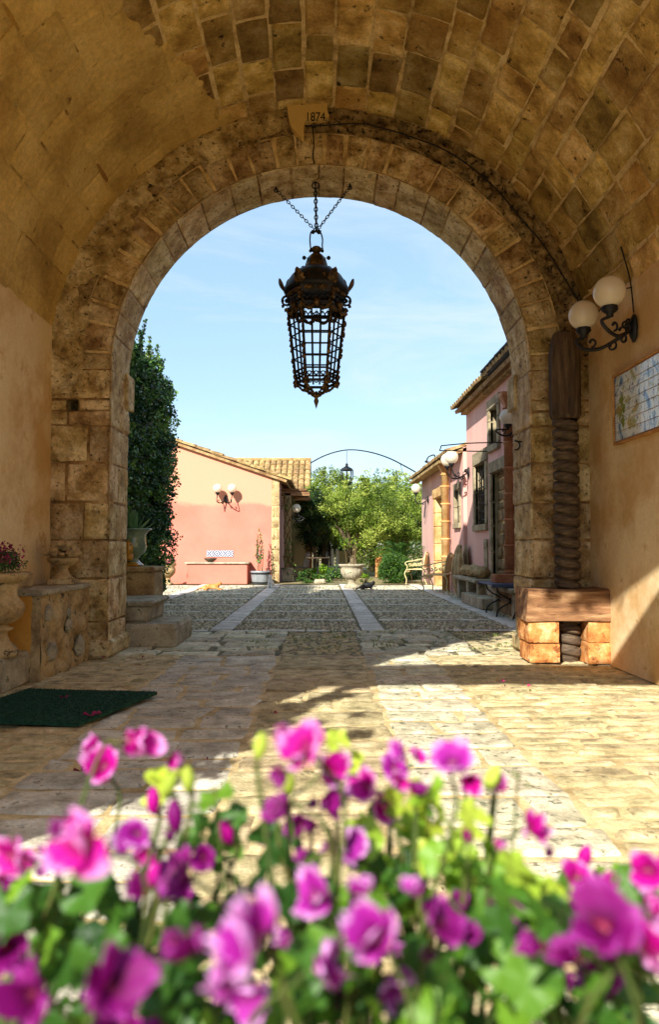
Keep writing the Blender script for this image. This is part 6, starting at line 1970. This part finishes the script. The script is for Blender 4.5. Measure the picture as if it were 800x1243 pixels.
def frame(n, roll):
    n = Vector(n).normalized(); u = n.cross(Vector((0, 0, 1)));
    if u.length < .1: u = Vector((1, 0, 0))
    u.normalize(); v = n.cross(u)
    return n, u*math.cos(roll)+v*math.sin(roll), v*math.cos(roll)-u*math.sin(roll)
def flower(c, diam, nrm, mat, parent, cup=.35, roll=0, seed=1, open_=1.0, npet=5):
    g = random.Random(seed); n, u, v = frame(nrm, roll)
    vs, fs, ed = [], [], []
    R2 = diam/2
    for k in range(npet):
        a = k*2*PI/npet+g.uniform(-.12, .12); d = u*math.cos(a)+v*math.sin(a); sd = n.cross(d); el = g.uniform(-.35, 1.15)*(1 if k % 2 else .7); d = (d*math.cos(el)+n*math.sin(el)).normalized(); sd = (sd+n*g.uniform(-.5, .5)).normalized(); nn_ = d.cross(sd)*-1
        # two upper petals are larger
        sc = 1.12 if k in (0, 1) else .95
        wd = R2*.60*sc*g.uniform(.9, 1.1); cu = cup*g.uniform(.6, 1.5); tw = g.uniform(-.25, .25); rf = g.uniform(.2, 1.3)
        nu, nv = 9, 8; o = len(vs); ph = g.uniform(0, 6); zo = R2*g.uniform(-.22, .22)
        for i in range(nu+1):
            s = i/nu
            for j in range(nv+1):
                t = (j/nv)*2-1
                w = wd*(math.sin(PI*min(.86, .06+.80*s**.8)))*(1.0 if s < .9 else 1-.5*(s-.9)/.1*abs(t))
                rr = R2*sc*(s*(1-.20*t*t*s-.09*s**4*math.exp(-(t*3)**2)+.05*s**3*math.sin(t*6+ph)))*open_
                z = cu*R2*(s**.7)*1.1 - rf*.22*R2*s**3 + .17*R2*s*s*math.sin(t*6.5+ph)*g.uniform(.9, 1.1) + .25*wd*t*t*(.6-s) + zo*s
                p = Vector(c)+d*rr+sd*(t*w+tw*w*s*.3)+n*(z+tw*t*w*.4)
                vs.append(p); ed.append(max(s**1.1, abs(t)**2.5*s**.6*1.02))
        for i in range(nu):
            for j in range(nv):
                q = o+i*(nv+1)+j; fs.append((q, q+nv+1, q+nv+2, q+1))
    mb = MB(); mb.add(vs, fs, sm=True); ob = mb.build('flower', mat, parent)
    at_ = ob.data.attributes.new('edge', 'FLOAT', 'POINT'); at_.data.foreach_set('value', ed)
    mb = MB(); mb.sphere(Vector(c)+n*diam*.03, diam*.03, 8, 6, sm=True)
    for k in range(5):
        a = k*1.25; mb.tube([Vector(c), Vector(c)+n*diam*.17+(u*math.cos(a)+v*math.sin(a))*diam*.04], diam*.006, 4)
    mb.build('flower_centre', m_fcen, ob)
    return ob
def bud(c, ln, d, mat, parent):
    d = Vector(d).normalized(); M = d.to_track_quat('Z', 'Y').to_matrix()
    mb = MB()
    mb.lathe([(.001, -.5*ln), (.16*ln, -.42*ln), (.26*ln, -.15*ln), (.27*ln, .1*ln), (.18*ln, .35*ln), (.001, .5*ln)], c=c, seg=10, M=M, sm=True)
    return mb.build('bud', mat, parent)
m_fcen = MAT('stamen', [lin(170,60,110), lin(210,120,150)], bump=0)
BZ = .575
def plant(label, bx_):
    t = thing('pelargonium', label, 'flowering plant', (bx_, .44, BZ), 0, 'pelargoniums in the foreground planter')
    return t
PL = [plant('leftmost of the three blurred pelargoniums, its magenta flowers edged in pale pink', -.20),
      plant('middle of the three blurred pelargoniums, with a tall magenta flower rising before the floor', .02),
      plant('rightmost of the three blurred pelargoniums, flowering magenta in the lower right corner', .24)]
base = [Vector((-.20, .44, BZ)), Vector((.02, .44, BZ)), Vector((.24, .44, BZ))]
# (px, py, apparent px, kind, yaw of the face, tilt, size in m)
B, Pp, D_ = p_bright, p_pale, p_deep
FL_ = [(128,933,56,B,-.2,.3,0,.6,.045), (154,898,52,B,.9,.1,0,1.0,.036), (107,1022,100,B,.1,.25,0,.22,.046), (20,1038,66,B,.4,.3,0,.35,.04), (6,1062,50,D_,-.3,.1,0,.5,.036),
       (170,1012,54,Pp,.6,.5,0,.6,.034), (182,1030,44,B,-.8,0,0,.6,.032), (228,1060,74,D_,-.3,.1,0,.6,.042), (210,1085,50,D_,.7,-.2,0,.7,.034), (247,1040,44,D_,.9,.4,0,.9,.03),
       (45,1206,96,D_,.4,.5,0,.5,.044), (130,1200,100,D_,.2,.7,0,.6,.044), (8,1150,66,D_,-.2,.4,0,.6,.04), (150,1238,80,D_,-.4,.2,0,.6,.04),
       (376,914,76,B,-.1,.35,1,.45,.044), (392,938,52,B,.6,.2,1,.7,.036), (362,900,40,B,-.9,.5,1,.8,.03), (352,978,56,D_,-.7,-.1,1,.8,.036), (388,972,52,D_,.7,-.1,1,.8,.036), (336,1004,40,D_,-.4,-.6,1,.9,.03), (370,1000,40,D_,.2,-.5,1,.9,.03),
       (452,958,58,B,-.3,.3,1,.55,.04), (478,934,44,Pp,.3,.6,1,.7,.034), (462,975,44,B,-.7,-.2,1,.7,.034), (549,930,66,Pp,.1,.4,1,.5,.042), (570,944,40,B,.8,0,1,.7,.034), (503,922,34,B,.5,.6,1,.8,.03), (600,960,40,B,.1,.7,1,.8,.03),
       (638,1006,52,B,.3,.5,1,.7,.034), (413,1024,54,Pp,.4,.1,1,.7,.036), (388,1092,74,Pp,.2,.3,1,.6,.04), (474,1068,42,D_,-.6,.1,1,.8,.032), (604,1094,56,D_,.0,.12,1,.75,.036),
       (316,1140,140,Pp,-.05,.15,1,.3,.048), (380,1178,76,Pp,.9,-.2,1,.6,.038), (300,1196,70,Pp,-.6,-.5,1,.6,.036), (462,1140,90,Pp,.1,.3,1,.65,.042), (470,1184,66,Pp,.5,-.4,1,.7,.036), (440,1112,50,D_,-.5,.6,1,.8,.034), (530,1122,76,D_,-.2,.8,1,.55,.04),
       (405,1204,50,D_,.3,.3,1,.7,.034), (428,1240,44,D_,.5,0,1,.8,.03),
       (700,1068,48,B,-.1,.6,2,.7,.034), (790,1056,60,B,.2,.4,2,.6,.038), (688,1112,48,D_,-.5,.1,2,.8,.034), (668,1136,34,D_,-.6,-.2,2,.9,.028), (738,1130,104,D_,-.2,.3,2,.5,.046), (776,1148,92,B,.3,.2,2,.5,.044), (732,1168,70,D_,-.7,-.4,2,.6,.04), (800,1108,84,D_,.4,.4,2,.5,.044), (712,1180,50,D_,-.2,-.7,2,.8,.034)]
stems = {0: MB(), 1: MB(), 2: MB()}
g = random.Random(33)
for i, (px, py, ap_, mt_, ya, ti, k, cup, sz) in enumerate(FL_):
    sz *= .80; Y = max(.27, min(.58, 900*sz/ap_))
    c = at(px, py, Y); sz *= .9
    ya += g.uniform(-1.0, 1.0); nr = Vector((math.sin(ya)*1.1, -math.cos(ya), ti+g.uniform(-.25, .75)))
    flower(c, sz, nr, mt_, PL[k], cup=cup, roll=g.uniform(0, 6), seed=i, open_=1.0 if cup < .75 else .8)
    if ap_ > 48:
        for q in range(2):
            c2_ = c+Vector((g.uniform(-.026, .026), g.uniform(.008, .03), g.uniform(-.024, .012)))
            flower(c2_, sz*g.uniform(.4, .66), (g.uniform(-1.2, 1.2), g.uniform(-.7, .5), g.uniform(-.6, 1.1)), g.choice([mt_, D_, mt_]), PL[k], cup=g.uniform(.6, 1.1), roll=g.uniform(0, 6), seed=i*7+q, open_=.8)
    n = nr.normalized(); j = base[k]+Vector((g.uniform(-.10, .10), g.uniform(-.05, .05), g.uniform(.05, .12)))
    j.x += (c.x-j.x)*.45
    stems[k].tube(curve([base[k]+Vector((g.uniform(-.03, .03), 0, 0)), j, c-n*.03-Vector((0, 0, .035)), c-n*.004], 6), [.0020-.00005*q for q in range(19)], 6, sm=True)
BD = [(205,952,40,0), (228,946,44,0), (186,972,40,0), (212,990,56,0), (316,905,40,1), (140,1134,36,0), (187,1062,40,0), (505,958,34,1), (598,944,24,1), (660,1096,30,2), (66,1040,30,0), (570,1010,24,1), (450,1040,30,1), (350,950,30,1), (710,1040,30,2), (275,1010,24,0), (520,1150,34,1)]
for i, (px, py, ap_, k) in enumerate(BD):
    sz = .011; Y = g.uniform(.46, .54); sz *= Y/.40; c = at(px, py, Y)
    d = Vector((g.uniform(-.5, .5), g.uniform(-.4, .2), 1))
    mt_ = m_bud if i in (0, 1, 4, 7, 8, 10, 13, 16) else (p_deep if i in (3,) else p_bright)
    b_ = bud(c, sz*(1.3 if i != 3 else 1.5), d, mt_, PL[k])
    if mt_ in (p_deep, p_bright):
        a_ = b_.data.attributes.new('edge', 'FLOAT', 'POINT'); a_.data.foreach_set('value', [.5]*len(b_.data.vertices))
    j = base[k]+Vector((g.uniform(-.06, .06), 0, .1)); j.x += (c.x-j.x)*.5
    stems[k].tube(curve([base[k], j, c-Vector((0, 0, .03)), c-d.normalized()*sz*.5], 6), .0016, 5, sm=True)
def gleaf(mb, c, r, nrm, roll, tone, seed):
    g = random.Random(seed); n, u, v = frame(nrm, roll); na, nr_ = 30, 5
    ph = g.uniform(0, 6); vs = [Vector(c)]
    for i in range(1, nr_+1):
        s = i/nr_
        for j in range(na):
            a = -PI*.86+2*PI*.86*j/(na-1)
            lob = 1-.16*abs(math.sin(a*2.6+.0))**.8*s-.05*abs(math.sin(a*9))*s
            rad = r*s*lob
            z = r*(.22*s*s*math.cos(a*5.2+ph)*.5+.14*s)+.08*r*math.sin(a*9+ph)*s*s*s
            vs.append(Vector(c)+(u*math.cos(a)+v*math.sin(a))*rad+n*z)
    fs = []
    for j in range(na-1): fs.append((0, 1+j, 2+j))
    for i in range(nr_-1):
        for j in range(na-1):
            q = 1+i*na+j; fs.append((q, q+na, q+na+1, q+1))
    mb.add(vs, fs, r=tone, sm=True)
CLU = [ # px, py, spread, count, tone, Y
 (270,1000,34,5,.45,.50,1), (250,1020,24,3,.25,.5,0), (45,1098,40,6,.4,.46,0), (100,1105,45,6,.25,.44,0), (30,1075,20,2,.9,.46,0), (190,1130,50,7,.3,.43,0), (230,1165,50,7,.35,.40,0), (90,1160,40,4,.2,.42,0), (60,1140,30,3,.5,.44,0), (175,1190,40,5,.3,.4,0), (215,1215,30,4,.2,.38,0),
 (300,1060,36,3,.2,.46,1), (340,1050,30,4,.3,.47,1), (500,985,40,7,.85,.50,1), (530,1010,50,8,.9,.50,1), (570,1040,50,8,.8,.48,1), (480,1020,45,6,.6,.5,1), (450,1060,45,6,.4,.46,1), (520,1070,55,9,.75,.46,1), (580,1090,50,8,.45,.45,1), (620,1060,40,5,.7,.46,1), (640,1120,40,6,.35,.44,1),
 (540,1160,60,9,.35,.40,1), (600,1170,50,7,.3,.40,1), (500,1200,50,7,.3,.37,1), (560,1225,60,7,.4,.36,1), (350,1100,40,5,.25,.43,1), (390,1140,40,5,.3,.41,1), (430,1080,40,5,.35,.44,1), (340,1215,60,6,.35,.36,1), (420,1190,40,4,.3,.38,1), (480,1235,60,5,.5,.34,1), (425,1000,30,2,.5,.5,1),(400,905,10,1,.9,.5,1), (425,935,20,2,.8,.5,1),
 (660,1150,40,6,.3,.42,2), (690,1200,50,7,.3,.38,2), (640,1215,40,5,.4,.37,2), (760,1100,40,5,.6,.44,2), (740,1090,30,4,.8,.46,2), (700,1100,30,3,.4,.45,2), (770,1215,50,6,.25,.37,2), (720,1225,40,4,.3,.36,2), (790,1180,30,3,.3,.4,2), (680,1070,24,2,.7,.47,2), (655,1075,16,2,.8,.47,1), (205,945,22,3,.97,.5,0), (112,1090,30,3,.2,.45,0), (625,950,10,1,.7,.52,1), (10,1100,20,3,.9,.46,0), (290,1110,20,2,.25,.44,1)]
cnt = 0
g_ = random.Random(77)
for q in range(70):
    x_ = g_.uniform(0, 800); y_ = g_.uniform(1095, 1250)
    CLU.append((x_, y_, 26, 3, g_.uniform(.1, .5), g_.uniform(.40, .50), 0 if x_ < 250 else (1 if x_ < 630 else 2)))
for (px, py, spd, n_, tone, Y, k) in CLU:
    for i in range(max(1, int(n_*.86))):
        a = g.uniform(0, 2*PI); q = spd*math.sqrt(g.random())
        y = Y+g.uniform(-.01, .12); c = at(px+q*math.cos(a), py+q*math.sin(a), y)
        nr = Vector((g.uniform(-1, 1), g.uniform(-1.0, .3), g.uniform(.2, 1.1)))
        r = g.uniform(.011, .019)*(1 if n_ > 1 else .7)
        mb = MB(); gleaf(mb, c, r, nr, g.uniform(0, 6.28), max(0, min(1, tone+g.uniform(-.25, .25))), cnt)
        cnt += 1
        # leaves are merged per plant below
        stems.setdefault(('L', k), MB()).add(mb.v, mb.f, r=mb.r[0], sm=True)
        j = base[k]+Vector((0, 0, .06)); j.x += (c.x-j.x)*.5
        if cnt % 3 == 0: stems[k].tube(curve([base[k], j, c+Vector((0, .01, -.02)), c], 4), .001, 4, sm=True)
for k in range(3):
    stems[k].build('stems', m_gstem, PL[k])
    o = stems[('L', k)].build('foliage', l_gleaf, PL[k])
# planter they grow in
t = thing('planter_trough', 'long terracotta planter trough on stone blocks just below the picture, holding the pelargoniums', 'planter', (.02, .43, 0))
mb = MB()
for (x0, x1, y0, y1, z0, z1) in ((-.46, .50, .31, .335, .36, .58), (-.46, .50, .545, .57, .36, .58), (-.46, -.435, .335, .545, .36, .58), (.475, .50, .335, .545, .36, .58), (-.435, .475, .335, .545, .36, .385)):
    mb.box(x0, x1, y0, y1, z0, z1, b=.004)
mb.build('trough', m_terra, t)
mb = MB(); mb.box(-.434, .474, .336, .544, .386, .56); mb.build('potting_soil', m_bark, t)
for x in (-.3, .34):
    mb = MB(); mb.box(x-.1, x+.1, .33, .55, 0, .359, b=.015, jit=.004); mb.build('support_block', m_greystone, t)
